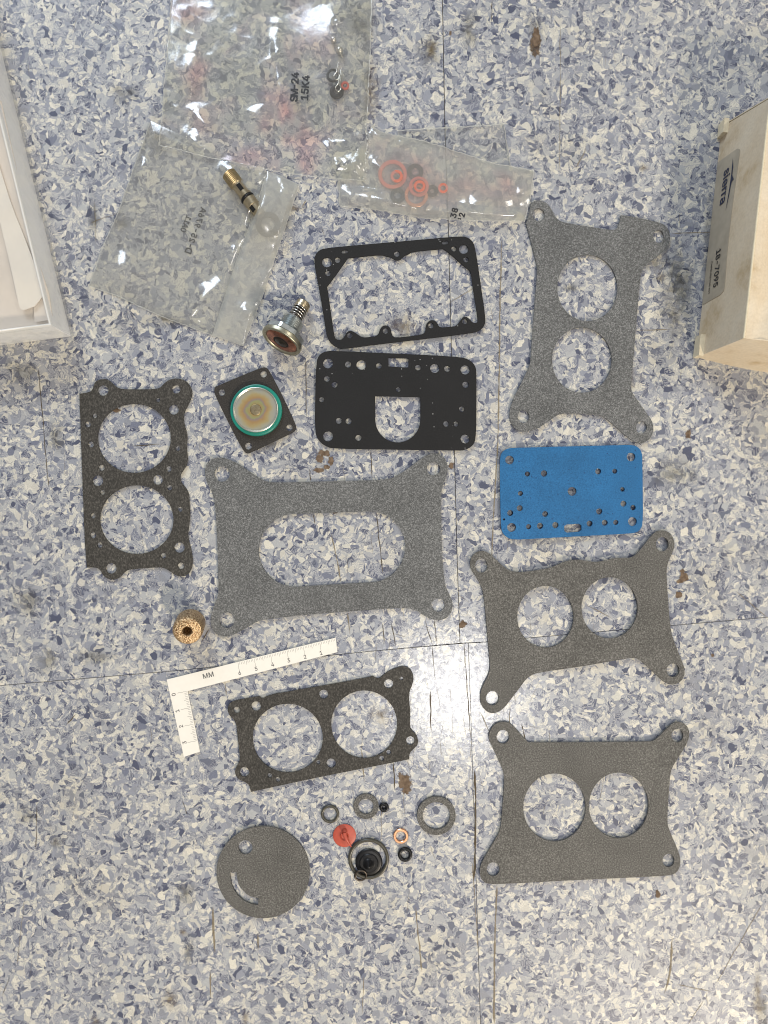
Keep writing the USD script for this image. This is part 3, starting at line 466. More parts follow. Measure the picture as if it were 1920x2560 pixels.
# ------------------------------------------------------------------ L-shaped ruler
rul = thing('ruler', label='white L-shaped card ruler printed with small black scales', cat='ruler')
rr = (400, 1500, 3.6065)
zr = GZ + .0005
obj('card', plate(R(*rr, [(60,718),(1583,340),(1600,470),(248,822),(360,1368),(215,1415)]), [], .0005, GZ), 'ruler_card', rul)
def rp(x, y, z=zr + .00002): return P(400 + x / 3.6065, 1500 + y / 3.6065, z)
def tick(a, b, w=.00014):
    a, b = rp(*a), rp(*b); m = trimesh.creation.box([np.linalg.norm(b - a), w, .00004]); m.apply_transform(frame_at((a + b) / 2, b - a, np.cross([0, 0, 1], b - a))); return m
long_t, short_t = [], []
e0, e1 = np.array([1584., 342]), np.array([705., 560])         # scale along the long arm's upper edge
dirn = (e1 - e0) / 59.6; nrm = np.array([.16, .987])
for i in range(1, 61):
    L = 82 if i % 10 == 0 else (40 if i % 5 == 0 else 26)
    b = e0 + dirn * (i - .2); long_t.append(tick(b + nrm * 5, b + nrm * L))
s0, s1 = np.array([246., 822]), np.array([336., 1268])
for i in range(0, 31):
    L = 88 if i % 10 == 0 else (44 if i % 5 == 0 else 28)
    b = s0 + (s1 - s0) * i / 30; short_t.append(tick(b - np.array([4, -.8]), b - np.array([L, -L * .2])))
obj('scale_marks', cat(long_t), 'grey_ink', rul); obj('scale_marks', cat(short_t), 'grey_ink', rul)
al = P(1, 0) - P(0, 0); la = np.array([math.cos(.2445), math.sin(.2445), 0]); lu = np.array([-la[1], la[0], 0])
for t_, x, y in (('6',718,658),('5',867,620),('4',1015,582),('3',1160,545),('2',1308,512),('1',1452,477)):
    obj('digit', letters(t_, .0023, rp(x, y), la, lu, bold=True), 'ruler_ink', rul)
obj('digit', letters('MM', .0029, rp(435, 678), la, lu, bold=True), 'ruler_ink', rul)
for t_, x, y in (('0',123,853),('1',157,1000),('2',190,1140),('3',221,1286)):
    obj('digit', letters(t_, .0023, rp(x, y), lu, -la, bold=True), 'ruler_ink', rul)

# ------------------------------------------------------------------ loose rings and rubber parts
def at(x0, y0, s, x, y, z=0.0): return P(x0 + x / s, y0 + y / s, z)
sm = (780, 1960, 4.366); q = K / 4.366
def lay(name, mesh, x, y, m_, label, c_, z=.0002, smooth=40, sx=1.0):
    m = mesh.copy(); m.vertices[:, 0] *= sx
    m.apply_translation([0, 0, z - m.bounds[0, 2]]); h = m.bounds[1, 2]
    pt = at(*sm, x, y, h); m.apply_translation([pt[0], pt[1], 0])
    return obj(name, m, m_, smooth=smooth, label=label, cat=c_)
lay('o_ring', torus(85*q, 15*q), 196, 333, 'olive_rubber', 'thin olive rubber ring, above left of the red valve', 'o-ring')
lay('fibre_washer', ring(138*q, 82*q, .0010), 588, 245, 'taupe_fibre', 'thick-rimmed grey fibre washer touching a tiny black o-ring', 'washer')
lay('o_ring', torus(35*q, 18*q), 787, 262, 'rubber', 'tiny black o-ring at the right of the grey fibre washer', 'o-ring')
lay('fibre_washer', ring(210*q, 148*q, .0016), 1357, 348, 'taupe_fibre', 'largest grey fibre washer, right of the other small rings', 'washer')
lay('copper_washer', ring(82*q, 53*q, .0013, ch=.0003), 970, 573, 'copper', 'small bright copper washer above a black o-ring', 'washer')
lay('o_ring', torus(61*q, 19*q), 1017, 778, 'rubber', 'small black o-ring directly below the copper washer', 'o-ring')
big = lay('o_ring', torus(204*q, 19*q, 96), 617, 825, 'olive_rubber', 'large thin olive o-ring encircling the black rubber plunger', 'o-ring')
m = torus(62*q, 12*q); m.apply_transform(trimesh.transformations.rotation_matrix(.28, [1, .5, 0]))
lay('o_ring', m, 530, 1012, 'dark_metal', 'small dark brown ring resting on the rim of the large olive o-ring', 'o-ring', z=.0010)
cv = thing('check_valve', label='red rubber umbrella valve with a pointed stem', cat='valve')
pt = at(*sm, 355, 558)
obj('disc', shifted(lathe([(0, .0011), (30*q, .0012), (42*q, .0020), (48*q, .0012), (90*q, .0009), (120*q, .0006), (126*q, .0003), (122*q, .0), (0, 0)], 56), [pt[0], pt[1], .0003]), 'red_rubber', cv, smooth=40)
sp = [at(*sm, 358, 520, .0022), at(*sm, 352, 545, .0042), at(*sm, 375, 600, .0050), at(*sm, 402, 645, .0044), at(*sm, 427, 684, .0036)]
t_ = np.linspace(0, 4, 17); sp = np.stack([np.interp(t_, range(5), np.array(sp)[:, i]) for i in range(3)], 1)
obj('stem', tube(sp, np.interp(t_, [0, 1, 2, 4], [30*q, 26*q, 20*q, 7*q]), 12), 'red_rubber', cv, smooth=50)
pv = thing('rubber_plunger', label='black stepped rubber plunger with a cone tip inside the large olive ring', cat='plunger')
pt = at(*sm, 621, 845)
obj('skirt', shifted(lathe([(0, .0022), (92*q, .0022), (98*q, .0020), (104*q, .0015), (128*q, .0014), (140*q, .0011), (148*q, .0006), (146*q, .0), (0, 0)], 64), [pt[0], pt[1], .0003]), 'rubber', pv, smooth=30)
obj('cone', shifted(lathe([(0, .0068), (10*q, .0066), (22*q, .0056), (46*q, .0030), (58*q, .0024), (66*q, .0022), (0, .0020)], 40), [pt[0], pt[1] - .0002, .0003]), 'rubber', pv, smooth=30)

# ------------------------------------------------------------------ plastic bags
def poly_resample(pts, n):
    pts = np.array(pts, float); L = np.r_[0, np.cumsum(np.linalg.norm(np.diff(pts, axis=0), axis=1))]
    s = np.linspace(0, L[-1], n); return np.stack([np.interp(s, L, pts[:, 0]), np.interp(s, L, pts[:, 1])], 1)
def coons(top, right, bottom, left, nu, nv):
    """grid of survey pixels inside four border lines: top and bottom run left to right, left and right run downwards"""
    T, B, L, R_ = poly_resample(top, nu), poly_resample(bottom, nu), poly_resample(left, nv), poly_resample(right, nv)
    u, v_ = np.linspace(0, 1, nu)[None, :, None], np.linspace(0, 1, nv)[:, None, None]
    return (1 - v_) * T[None] + v_ * B[None] + (1 - u) * L[:, None] + u * R_[:, None] - ((1 - u) * (1 - v_) * T[0] + u * (1 - v_) * T[-1] + (1 - u) * v_ * B[0] + u * v_ * B[-1])
class Bag:
    def __init__(s, seed, amp, bumps=(), ridges=(), base=.0008):
        s.seed, s.amp, s.bumps, s.ridges, s.base = seed, amp, bumps, ridges, base
    def z(s, x, y, env=1.0):
        """height of the front film at survey pixels x, y"""
        x, y = np.asarray(x, float), np.asarray(y, float)
        p = np.stack([x / 190, y / 190, np.full_like(x, s.seed * 5.3)], -1)
        wx = meshkit.fbm(p, 2, s.seed) * 1.3
        n = meshkit.fbm(np.stack([p[..., 0] + wx, p[..., 1] + wx, p[..., 2]], -1), 3, s.seed + 9)
        rid = 1 - np.abs(2 * meshkit.fbm(np.stack([x / 95 + wx, y / 120 - wx, np.full_like(x, s.seed * 1.7)], -1), 3, s.seed + 3) - 1) * 3.0
        z = s.amp * (np.clip(n - .36, 0, 1) * 1.5 + .16 * np.clip(rid, 0, 1) ** 2)
        for (bx, by, r, h) in s.bumps: z = np.maximum(z, h * np.exp(-((x - bx) ** 2 + (y - by) ** 2) / (2 * r * r)))
        for (ax_, ay, bx, by, w, h) in s.ridges:
            dx, dy = bx - ax_, by - ay; t = np.clip(((x - ax_) * dx + (y - ay) * dy) / (dx * dx + dy * dy), 0, 1)
            dd = np.hypot(x - ax_ - t * dx, y - ay - t * dy); z = z + .95 * h * np.exp(-(dd / (1.9 * w)) ** 2) * np.sin(math.pi * np.clip(t, .04, .96)) ** .5
        return s.base + env * z
def sheet(grid, zf):
    nv, nu = grid.shape[:2]
    z = zf(grid[..., 0], grid[..., 1])
    sc = K * (H - z) / H
    v_ = np.stack([(grid[..., 0] - 960) * sc, (1280 - grid[..., 1]) * sc, z], -1).reshape(-1, 3)
    i, j = np.meshgrid(np.arange(nv - 1), np.arange(nu - 1), indexing='ij')
    a = i * nu + j
    f = np.stack([a, a + nu, a + nu + 1, a + 1], -1).reshape(-1, 4)
    return trimesh.Trimesh(v_, np.vstack([f[:, [0, 1, 2]], f[:, [0, 2, 3]]]), process=False)
def tint(prim, grid, spots):  # spots of pink reflection painted into the film colour
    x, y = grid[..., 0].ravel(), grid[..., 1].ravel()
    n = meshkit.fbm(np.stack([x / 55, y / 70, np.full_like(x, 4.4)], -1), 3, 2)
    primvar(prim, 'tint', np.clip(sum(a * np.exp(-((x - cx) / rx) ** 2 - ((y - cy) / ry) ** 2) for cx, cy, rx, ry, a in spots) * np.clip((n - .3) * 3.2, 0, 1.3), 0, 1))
def envelope(nv, nu, w=.05):
    u, v_ = np.linspace(0, 1, nu)[None, :], np.linspace(0, 1, nv)[:, None]
    e = np.minimum(np.minimum(u, 1 - u), np.minimum(v_, 1 - v_)) / w
    return np.clip(e, 0, 1) ** .7
def edge_strip(pts, z, r=.00023, jag=1.0):
    q_ = poly_resample(pts, max(8, int(sum(np.hypot(*(np.diff(np.array(pts, float), axis=0).T))) / 5)))
    q_ += NP.normal(0, jag * .5, q_.shape)
    return tube([P(x, y, z + .0003 * abs(NP.normal())) for x, y in q_], r, 5)
def seal_line(pts, zf, w=.00035, dots=True):
    q_ = poly_resample(pts, max(8, int(sum(np.hypot(*(np.diff(np.array(pts, float), axis=0).T))) / 6)))
    out = []
    for x, y in q_ + NP.normal(0, 1.2, q_.shape):
        if NP.random() < .25: continue
        b = trimesh.creation.icosphere(1, w * NP.uniform(.5, 1.6)); b.vertices[:, 2] *= .6; b.apply_translation(P(x, y, float(zf(x, y)) + .0001)); out.append(b)
    return cat(out)

# left-hand bag, lowest of the three
b3 = thing('plastic_bag', label='clear bag with mirrored print and a frosted right fold, holding a brass fitting', cat='plastic bag')
Z3 = Bag(3, .0022, [(650, 540, 30, .0060)], [(572, 425, 668, 552, 11, .0062), (600, 610, 570, 720, 11, .0030), (560, 700, 460, 800, 11, .0030), (640, 450, 700, 470, 9, .002), (600, 430, 640, 470, 9, .0022), (250, 690, 330, 660, 16, .0030), (330, 440, 370, 400, 14, .0024), (460, 820, 520, 700, 12, .0014)])
g3 = coons([(377, 302), (480, 350), (668, 428)], [(668, 428), (600, 630), (531, 838)], [(223, 715), (300, 742), (342, 763), (409, 793), (531, 838)], [(377, 302), (345, 390), (293, 537), (255, 620), (223, 715)], 110, 110)
e3 = envelope(110, 110)
obj('front_film', sheet(g3, lambda x, y: Z3.z(x, y, e3)), 'bag_film_clear', b3, smooth=True)
g3b = coons([(371, 320), (397, 366), (660, 430), (748, 462)], [(748, 462), (699, 611), (659, 732), (608, 864)], [(223, 715), (342, 763), (531, 838), (608, 864)], [(371, 320), (293, 537), (223, 715)], 40, 40)
obj('back_film', sheet(g3b, lambda x, y: np.full_like(x, .00035)), 'bag_film_clear', b3, smooth=True)
gf = coons([(668, 428), (705, 440), (748, 462)], [(748, 462), (699, 611), (659, 732), (608, 864)], [(531, 838), (570, 850), (608, 864)], [(668, 428), (625, 560), (578, 690), (531, 838)], 40, 130)
ef = envelope(130, 40, .12)
Zf = Bag(31, .0062, [(652, 532, 58, .0088)], [(600, 770, 640, 790, 8, .0022), (660, 690, 690, 710, 8, .002), (690, 590, 712, 560, 8, .002), (700, 470, 735, 480, 7, .0018)], base=.0016)
obj('fold_flap', sheet(gf, lambda x, y: Zf.z(x, y, ef)), 'bag_fold_film', b3, smooth=True)
for pts in ([(377, 302), (345, 390), (293, 537), (255, 620), (223, 715)], [(223, 715), (300, 742), (342, 763), (409, 793), (531, 838), (608, 864)], [(608, 864), (659, 732), (699, 611), (748, 462)], [(668, 428), (748, 462)], [(668, 428), (625, 560), (578, 690), (531, 838)]):
    obj('cut_edge', edge_strip(pts, .0005), 'bag_edge_film', b3, smooth=True)
r3 = (220, 280, 2.9625)
def p3(x, y, z): return at(*r3, x, y, z)
da = p3(855, 715, 0) - p3(745, 1040, 0); ua = np.cross(da, [0, 0, 1])
for ch, x, y in zip('D-25-976A', np.linspace(745, 852, 9), np.linspace(1026, 728, 9)):
    obj('printed_letter', letters(ch, .0034 if ch != 'D' else .0040, p3(x, y, .00046), da, ua, bold=True, heavy=.00012), 'faded_ink', b3)
da2 = p3(750, 775, 0) - p3(706, 880, 0); ua2 = np.cross(da2, [0, 0, 1])
for ch, x, y in zip('0A11', np.linspace(708, 745, 4), np.linspace(874, 784, 4)):
    obj('printed_letter', letters(ch, .0033, p3(x, y, .00046), da2, ua2, bold=True), 'faded_ink', b3)

# brass fitting inside it
f = thing('brass_fitting', label='old brass needle valve with thread and black o-ring inside the left bag', cat='fitting')
a0, a1 = at(*r3, 1040, 455, .0045), at(*r3, 1345, 850, .0045)
axv = a1 - a0; axv[2] = 0; Lf = np.linalg.norm(axv); axv /= Lf
fm = frame_at(a0, np.cross([0, 0, 1], axv), np.cross(axv, np.cross([0, 0, 1], axv)))
tp = [(0, 0), (3.6*mm, 0), (4.2*mm, .3*mm)]
for i in range(9): tp += [(4.5*mm, (.6 + i * .95)*mm), (4.0*mm, (1.05 + i * .95)*mm)]
tp += [(3.7*mm, 9.4*mm), (0, 9.4*mm)]
obj('thread', moved(lathe(tp, 40), fm), 'old_brass', f, smooth=20)
obj('barrel', moved(lathe([(0, 9*mm), (3.6*mm, 9*mm), (3.6*mm, 16.2*mm), (4.1*mm, 16.5*mm), (4.1*mm, 18*mm), (3.5*mm, 18.2*mm), (3.5*mm, 20*mm), (4.2*mm, 20.2*mm), (4.2*mm, 25*mm), (3.7*mm, 25.4*mm), (3.5*mm, 32*mm), (3.0*mm, 32.4*mm), (0, 32.4*mm)], 40), fm), 'brass', f, smooth=25)
obj('o_ring_seal', moved(shifted(torus(3.7*mm, .85*mm), [0, 0, 19.1*mm]), fm), 'rubber', f, smooth=60)
for z0, ang in ((12.4, -.5), (12.4, 2.6), (26.8, .1), (26.8, 3.2)):
    b = trimesh.creation.box([1.3*mm, 2.6*mm, 4.4*mm]); b.apply_translation([3.1*mm, 0, z0*mm]); b.apply_transform(trimesh.transformations.rotation_matrix(ang - math.pi / 2 + 3.6, [0, 0, 1]))
    obj('slot', moved(b, fm), 'void', f)
wz = at(*r3, 1320, 805, .0015)
obj('fibre_washer', shifted(ring(31*K, 17*K, .0008), [wz[0] + .001, wz[1] - .002, .0006]), 'charcoal_fibre', smooth=40, label='dark ring under the frosted fold of the left bag', cat='washer')

# right-hand bag with red rubber rings
b2 = thing('plastic_bag', label='clear bag with a rolled lower edge, holding red rings', cat='plastic bag')
r2 = (820, 280, 3.13)
Z2 = Bag(5, .0020, [(980, 437, 45, .0030), (1047, 468, 40, .0030)], [(925, 492, 1020, 514, 9, .0026), (1030, 522, 1300, 532, 9, .0024), (1170, 505, 1285, 498, 10, .0034), (1290, 480, 1330, 482, 9, .0026), (935, 325, 1000, 345, 8, .0018), (930, 400, 975, 440, 6, .0018), (1000, 345, 1030, 370, 9, .0014)])
t2 = [(930, 320), (960, 332), (1010, 343), (1060, 352), (1110, 368), (1170, 388), (1240, 410), (1334, 426)]
g2 = coons(t2, [(1334, 426), (1328, 485), (1312, 553)], [(849, 515), (940, 524), (1060, 545), (1200, 552), (1312, 553)], [(930, 320), (890, 380), (846, 445), (849, 515)], 150, 90)
u_ = np.linspace(0, 1, 150)[None, :]; v__ = np.linspace(0, 1, 90)[:, None]
e2 = np.clip(np.minimum(np.minimum(u_, 1 - u_) / .05, v__ / .06), 0, 1) ** .7 * np.clip((1 - v__) / .03, 0, 1)
roll = .0048 * np.cos(np.clip((v__ - .87) / .13, -1, 1) * math.pi / 2) ** 1.2 * np.clip(np.minimum(u_, 1 - u_) / .06, 0, 1)     # the rolled lower edge
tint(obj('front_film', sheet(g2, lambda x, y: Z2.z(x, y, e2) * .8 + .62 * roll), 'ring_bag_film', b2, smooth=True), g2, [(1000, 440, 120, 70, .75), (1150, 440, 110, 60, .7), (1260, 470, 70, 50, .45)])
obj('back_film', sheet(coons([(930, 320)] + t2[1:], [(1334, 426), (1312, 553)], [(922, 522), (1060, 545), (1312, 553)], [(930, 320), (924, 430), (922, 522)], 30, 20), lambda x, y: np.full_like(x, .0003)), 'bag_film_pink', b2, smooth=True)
gfl = coons([(992, 326), (1152, 317), (1259, 310)], [(1259, 310), (1268, 360), (1276, 418)], [(992, 338), (1110, 366), (1276, 418)], [(992, 326), (992, 338)], 60, 30)
efl = envelope(30, 60, .1)
ZFL = Bag(52, .0016, (), [(1090, 360, 1160, 375, 8, .001)], base=.0004)
obj('back_flap', sheet(gfl, lambda x, y: ZFL.z(x, y, efl)), 'bag_film', b2, smooth=True)
for pts, zz in ((t2, .0011), ([(1334, 426), (1328, 485), (1312, 553)], .0007), ([(992, 326), (1152, 317), (1259, 310), (1276, 418)], .0006), ([(846, 445), (849, 515), (940, 524), (1060, 545), (1200, 552), (1312, 553)], .0007)):
    obj('cut_edge', edge_strip(pts, zz, .00026, 1.6), 'bag_edge_film', b2, smooth=True)
obj('seal_line', seal_line([(925, 325), (918, 420), (905, 500)], lambda x, y: Z2.z(np.array(x), np.array(y), .6), .0005), 'bag_edge_film', b2, smooth=True)
for ch, x, y, h_ in (('3', 982, 810, .0034), ('8', 992, 768, .0034), ('2', 1048, 806, .0034), ('1', 1028, 834, .0016)):
    px_, py_ = 820 + x / 3.13, 280 + y / 3.13
    obj('printed_letter', letters(ch, h_, P(px_, py_, .0064), P(1, -4, 0) - P(0, 0, 0), P(-4, -1, 0) - P(0, 0, 0), bold=True, heavy=.0002), 'ink', b2)
rz = .0006
def inside(name, mesh, x, y, m_, label, c_, z=rz):
    p_ = at(*r2, x, y, z); return obj(name, shifted(mesh, [p_[0], p_[1], z]), m_, smooth=40, label=label, cat=c_)
q2 = K / 3.13
inside('rubber_ring', ring(112*q2, 84*q2, .0010), 505, 492, 'pink_rubber', 'largest red ring in the right-hand bag', 'rubber ring')
inside('rubber_ring', ring(48*q2, 26*q2, .0012), 537, 508, 'pink_rubber', 'small red ring lying within the largest red ring in its bag', 'rubber ring', rz + .0012)
inside('rubber_ring', ring(78*q2, 54*q2, .0010), 710, 588, 'pink_rubber', 'second largest red ring, right of the largest in its bag', 'rubber ring')
inside('rubber_ring', ring(46*q2, 24*q2, .0012), 716, 586, 'pink_rubber', 'small red ring inside the second largest red ring', 'rubber ring', rz + .0012)
inside('copper_ring', ring(92*q2, 66*q2, .0007), 690, 655, 'copper', 'thin copper ring below the second largest red ring', 'ring', .0005)
inside('rubber_ring', ring(40*q2, 20*q2, .0010), 900, 600, 'pink_rubber', 'lone small red ring at the right inside the bag', 'rubber ring')
inside('fibre_washer', ring(62*q2, 30*q2, .0009), 683, 470, 'charcoal_fibre', 'dark washer above the second largest red ring in the bag', 'washer', .0004)
inside('fibre_washer', ring(58*q2, 26*q2, .0008), 545, 655, 'charcoal_fibre', 'dark washer below the largest red ring in the bag', 'washer', .0004)
inside('fibre_washer', ring(46*q2, 18*q2, .0008), 815, 620, 'charcoal_fibre', 'dark washer left of the lone small red ring', 'washer', .0004)

# big bag, uppermost
b1 = thing('plastic_bag', label='largest clear bag with two bold black lines of print, holding steel balls', cat='plastic bag')
Z1 = Bag(11, .0022, [(840, 115, 70, .0036), (845, 215, 75, .0030)],
         [(485, 275, 540, 352, 9, .0030), (468, 335, 512, 375, 9, .0024), (540, 400, 640, 422, 9, .0028), (690, 60, 700, 260, 8, .0016), (700, 200, 740, 290, 8, .0016), (880, 400, 912, 415, 8, .0026), (820, 345, 830, 420, 8, .0018), (835, 405, 870, 412, 7, .002), (480, 130, 475, 240, 10, .0012), (640, 260, 660, 330, 12, .0014), (835, 40, 850, 60, 8, .0022), (905, 310, 912, 440, 7, .0018)], base=.0016)
right1 = [(931, -60), (928, 60), (922, 200), (917, 304), (915, 380), (911, 451)]
bot1 = [(397, 363), (450, 374), (520, 394), (574, 402), (660, 424), (744, 437), (830, 446), (911, 451)]
left1 = [(432, -60), (429, 0), (418, 130), (405, 290), (397, 363)]
g1 = coons([(432, -60), (931, -60)], right1, bot1, left1, 170, 170)
e1_ = envelope(170, 170, .06)
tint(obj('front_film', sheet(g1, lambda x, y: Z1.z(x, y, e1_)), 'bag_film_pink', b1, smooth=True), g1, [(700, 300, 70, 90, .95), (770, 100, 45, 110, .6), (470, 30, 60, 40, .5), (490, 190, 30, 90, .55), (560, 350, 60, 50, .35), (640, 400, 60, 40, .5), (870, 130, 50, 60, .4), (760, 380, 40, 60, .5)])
obj('back_film', sheet(coons([(432, -60), (931, -60)], [(931, -60), (928, 60), (922, 200), (919, 300)], [(404, 304), (574, 340), (744, 352), (919, 300)], [(432, -60), (429, 0), (418, 130), (404, 304)], 60, 60), lambda x, y: .0010 + .0004 * np.sin(x / 31) * np.cos(y / 27)), 'bag_film', b1, smooth=True)
gfold = coons([(815, 342), (905, 325)], [(905, 325), (903, 449)], [(832, 440), (903, 449)], [(815, 342), (832, 440)], 30, 40)
efo = envelope(40, 30, .15)
ZFO = Bag(71, .0050, (), [(830, 410, 870, 415, 7, .0018), (860, 345, 885, 440, 7, .0016)], base=.0030)
obj('fold_flap', sheet(gfold, lambda x, y: ZFO.z(x, y, efo)), 'bag_film', b1, smooth=True)
for pts in (left1, bot1, right1):
    obj('cut_edge', edge_strip(pts, .0015, .00026, 1.4), 'bag_edge_film', b1, smooth=True)
for pts in ([(488, 130), (477, 230), (470, 320), (463, 372)], [(913, 310), (920, 360), (912, 410), (908, 448)], [(820, 26), (868, 32)]):
    obj('seal_line', seal_line(pts, lambda x, y: Z1.z(np.array(x), np.array(y), .6), .00042), 'bag_edge_film', b1, smooth=True)
r1 = (390, 0, 2.9625)
def txt1(s_, xa, ya, xb, yb, h_):
    a_, b_ = at(*r1, xa, ya), at(*r1, xb, yb); da_ = b_ - a_
    for i, ch in enumerate(s_):
        t = (i + .5) / len(s_); x, y = xa + (xb - xa) * t, ya + (yb - ya) * t
        sx, sy = 390 + x / 2.9625, y / 2.9625
        obj('printed_letter', letters(ch, h_, P(sx, sy, float(Z1.z(np.array(sx), np.array(sy))) + .0006), da_, np.cross([0, 0, 1], da_), bold=True, stretch=1.05, heavy=.00022), 'ink', b1)
txt1('SM-24', 1020, 752, 1032, 536, .0042)
txt1('15K4', 1098, 745, 1112, 556, .0042)
rb = (700, 0, 6.381); qb = K / 6.381
def inb(name, mesh, x, y, m_, label, c_, z):
    p_ = at(*rb, x, y, z); return obj(name, shifted(mesh, [p_[0], p_[1], z]), m_, smooth=60, label=label, cat=c_)
inb('steel_ball', trimesh.creation.icosphere(3, 47*qb), 853, 640, 'steel', 'upper, smaller steel ball in the large bag', 'ball', .0022)
inb('steel_ball', trimesh.creation.icosphere(3, 56*qb), 950, 808, 'steel', 'lower, larger steel ball in the large bag', 'ball', .0024)
inb('o_ring', torus(88*qb, 20*qb), 848, 1205, 'rubber', 'upper black o-ring in the large bag', 'o-ring', .0022)
inb('rubber_cup', lathe([(40*qb, .0006), (40*qb, .0009), (90*qb, .0012), (108*qb, .0008), (112*qb, 0), (40*qb, .0006)], 48), 905, 1470, 'rubber', 'lower black rubber cup washer in the large bag', 'washer', .0014)
inb('rubber_ring', ring(66*qb, 34*qb, .0010), 1038, 1375, 'red_rubber', 'small dark red ring beside the black cup washer', 'rubber ring', .0014)
def pin(x0_, y0_, x1_, y1_, label):
    """a split pin: an eye and two legs"""
    zz = .0034; a_, b_ = np.array(at(*rb, x0_, y0_, zz)), np.array(at(*rb, x1_, y1_, zz)); dd = (b_ - a_) / np.linalg.norm(b_ - a_); nn = np.array([-dd[1], dd[0], 0]); r_ = 42*qb
    pts = [b_ + nn * .00035] + [a_ + dd * .0030 + nn * .0004] + [a_ + dd * r_ * math.cos(t) * 1.2 + nn * r_ * math.sin(t) for t in np.linspace(.6, 2 * math.pi - .6, 18)] + [a_ + dd * .0030 - nn * .0004] + [b_ - dd * .002 - nn * .00035]
    obj('split_pin', tube(pts, 10*qb, 8), 'steel', smooth=60, label=label, cat='split pin')
pin(900, 1225, 940, 1000, 'left split pin, its eye inside the upper black o-ring')
pin(930, 1405, 990, 1080, 'right split pin, its eye over the black cup washer')

# ------------------------------------------------------------------ old carton at the right
mat('old_carton', {'g': ('geometry', {}), 'n': ('noise_texture', {'scale': 22.0, 'detail': 6.0, 'roughness': .65}), 'r': ('rgb_ramp', {'ramp': [(.28, (.42, .30, .15)), (.42, (.62, .52, .38)), (.7, (.70, .625, .50))]}),
    'n2': ('noise_texture', {'scale': 700.0, 'detail': 3.0}), 'm2': ('map_range', {'from_min': .3, 'from_max': .7, 'to_min': .93, 'to_max': 1.05}), 'mx': ('mix_color', {'blend_type': 'multiply', 'fac': 1.0}),
    'b': ('bump', {'strength': .5, 'distance': .0002}), 'p': ('principled_bsdf', {'roughness': .62, 'specular_ior_level': .3})},
    [('g.position', 'n.vector'), ('n.fac', 'r.fac'), ('g.position', 'n2.vector'), ('n2.fac', 'm2.value'), ('r.color', 'mx.a'), ('m2.result', 'mx.b'), ('mx.color' if False else 'mx.result', 'p.base_color'), ('n2.fac', 'b.height'), ('b.normal', 'p.normal')])
plain('carton_label', (.40, .35, .27), .5, noise=.16, scale=120)
plain('carton_edge', (.66, .58, .42), .7, noise=.12, scale=300)
cb = thing('carton', label='stained cream carton with a grey printed sticker along its side', cat='box')
A, B = P(1804, 318, 0), P(1741, 893, 0)
ab = (B - A); La = np.linalg.norm(ab); ab /= La
ou = np.array([-ab[1], ab[0], 0]); ou = ou if ou[0] > 0 else -ou         # points to the right, away from the picture's middle
Hc, Wc = .0475, .105
def pc(s, w, z): return A + ab * s + ou * w + np.array([0, 0, z])
ns, nw, nz = 40, 24, 14
def panel(fn, nu, nv):
    u, v_ = np.meshgrid(np.linspace(0, 1, nu), np.linspace(0, 1, nv), indexing='ij')
    pts = np.array([fn(a, b) for a, b in zip(u.ravel(), v_.ravel())])
    i, j = np.meshgrid(np.arange(nu - 1), np.arange(nv - 1), indexing='ij'); a = i * nv + j
    f_ = np.stack([a, a + 1, a + nv + 1, a + nv], -1).reshape(-1, 4)
    return trimesh.Trimesh(pts, np.vstack([f_[:, [0, 1, 2]], f_[:, [0, 2, 3]]]), process=False)
def thick(m, t, out=None):
    """gives an open sheet thickness, on the side away from out"""
    if out is not None and np.dot(m.face_normals.mean(0), out) < 0: m = trimesh.Trimesh(m.vertices, m.faces[:, ::-1], process=False)
    n_ = m.vertex_normals; a = m.vertices - n_ * t; k_ = len(m.vertices)
    e = m.edges_sorted; uq, cnt = np.unique(e, axis=0, return_counts=True); bd = set(map(tuple, uq[cnt == 1]))
    f_ = list(m.faces) + [x[::-1] + k_ for x in m.faces]
    for a_, b_ in m.edges:
        if tuple(sorted((a_, b_))) in bd: f_ += [[a_, a_ + k_, b_ + k_], [a_, b_ + k_, b_]]
    return trimesh.Trimesh(np.vstack([m.vertices, a]), np.array(f_), process=False)
def side(u, v_):
    s = u * La; bow = .0022 * math.sin(math.pi * u) * math.sin(math.pi * min(v_, 1)) ** 1
    return pc(s + .0105 * v_ * (1 - u) ** 4, -bow * .6 + .0042 * v_ + .0008 * math.sin(9 * u) * v_ * (1 - v_), v_ * Hc)
sd = obj('side_panel', thick(panel(side, 40, 12), .0006, -ou), 'old_carton', cb, smooth=40)
def top(u, v_):
    dent = .010 * math.exp(-(((u - .62) / .20) ** 2 + ((v_ - .22) / .16) ** 2)) + .004 * math.exp(-(((u - .9) / .1) ** 2 + ((v_ - .1) / .1) ** 2)) * math.sin(20 * v_)
    return pc(u * La + .0105 * (1 - u) ** 4, .0042 + v_ * (Wc - .0042), Hc - dent * min(1, v_ * 8) - .0006 * math.sin(u * 17) * v_)
obj('top_panel', thick(panel(lambda u, v_: top(u, 1 - v_), 50, 30), .0006, [0, 0, 1]), 'old_carton', cb, smooth=50)
def endp(u, v_):                     # lower end: a bulging tucked flap
    return pc(La + .0045 * math.sin(math.pi * min(1, u * 1.1)) * (1 - v_) + .0012 * math.sin(u * 9) * v_ * (1 - v_), .0042 * v_ + u * (Wc - .0042 * v_), v_ * (Hc - .0004))
obj('end_flap', thick(panel(endp, 26, 12), .0006, ab), 'old_carton', cb, smooth=40)
obj('end_flap', thick(panel(lambda u, v_: pc(-.0006 + .0105 * v_, .0042 * v_ + (1 - u) * (Wc - .0042 * v_), v_ * (Hc - .0004)), 8, 6), .0006), 'old_carton', cb)
obj('side_panel', thick(panel(lambda u, v_: pc((1 - u) * La, Wc, v_ * (Hc - .0004)), 8, 6), .0006), 'old_carton', cb)
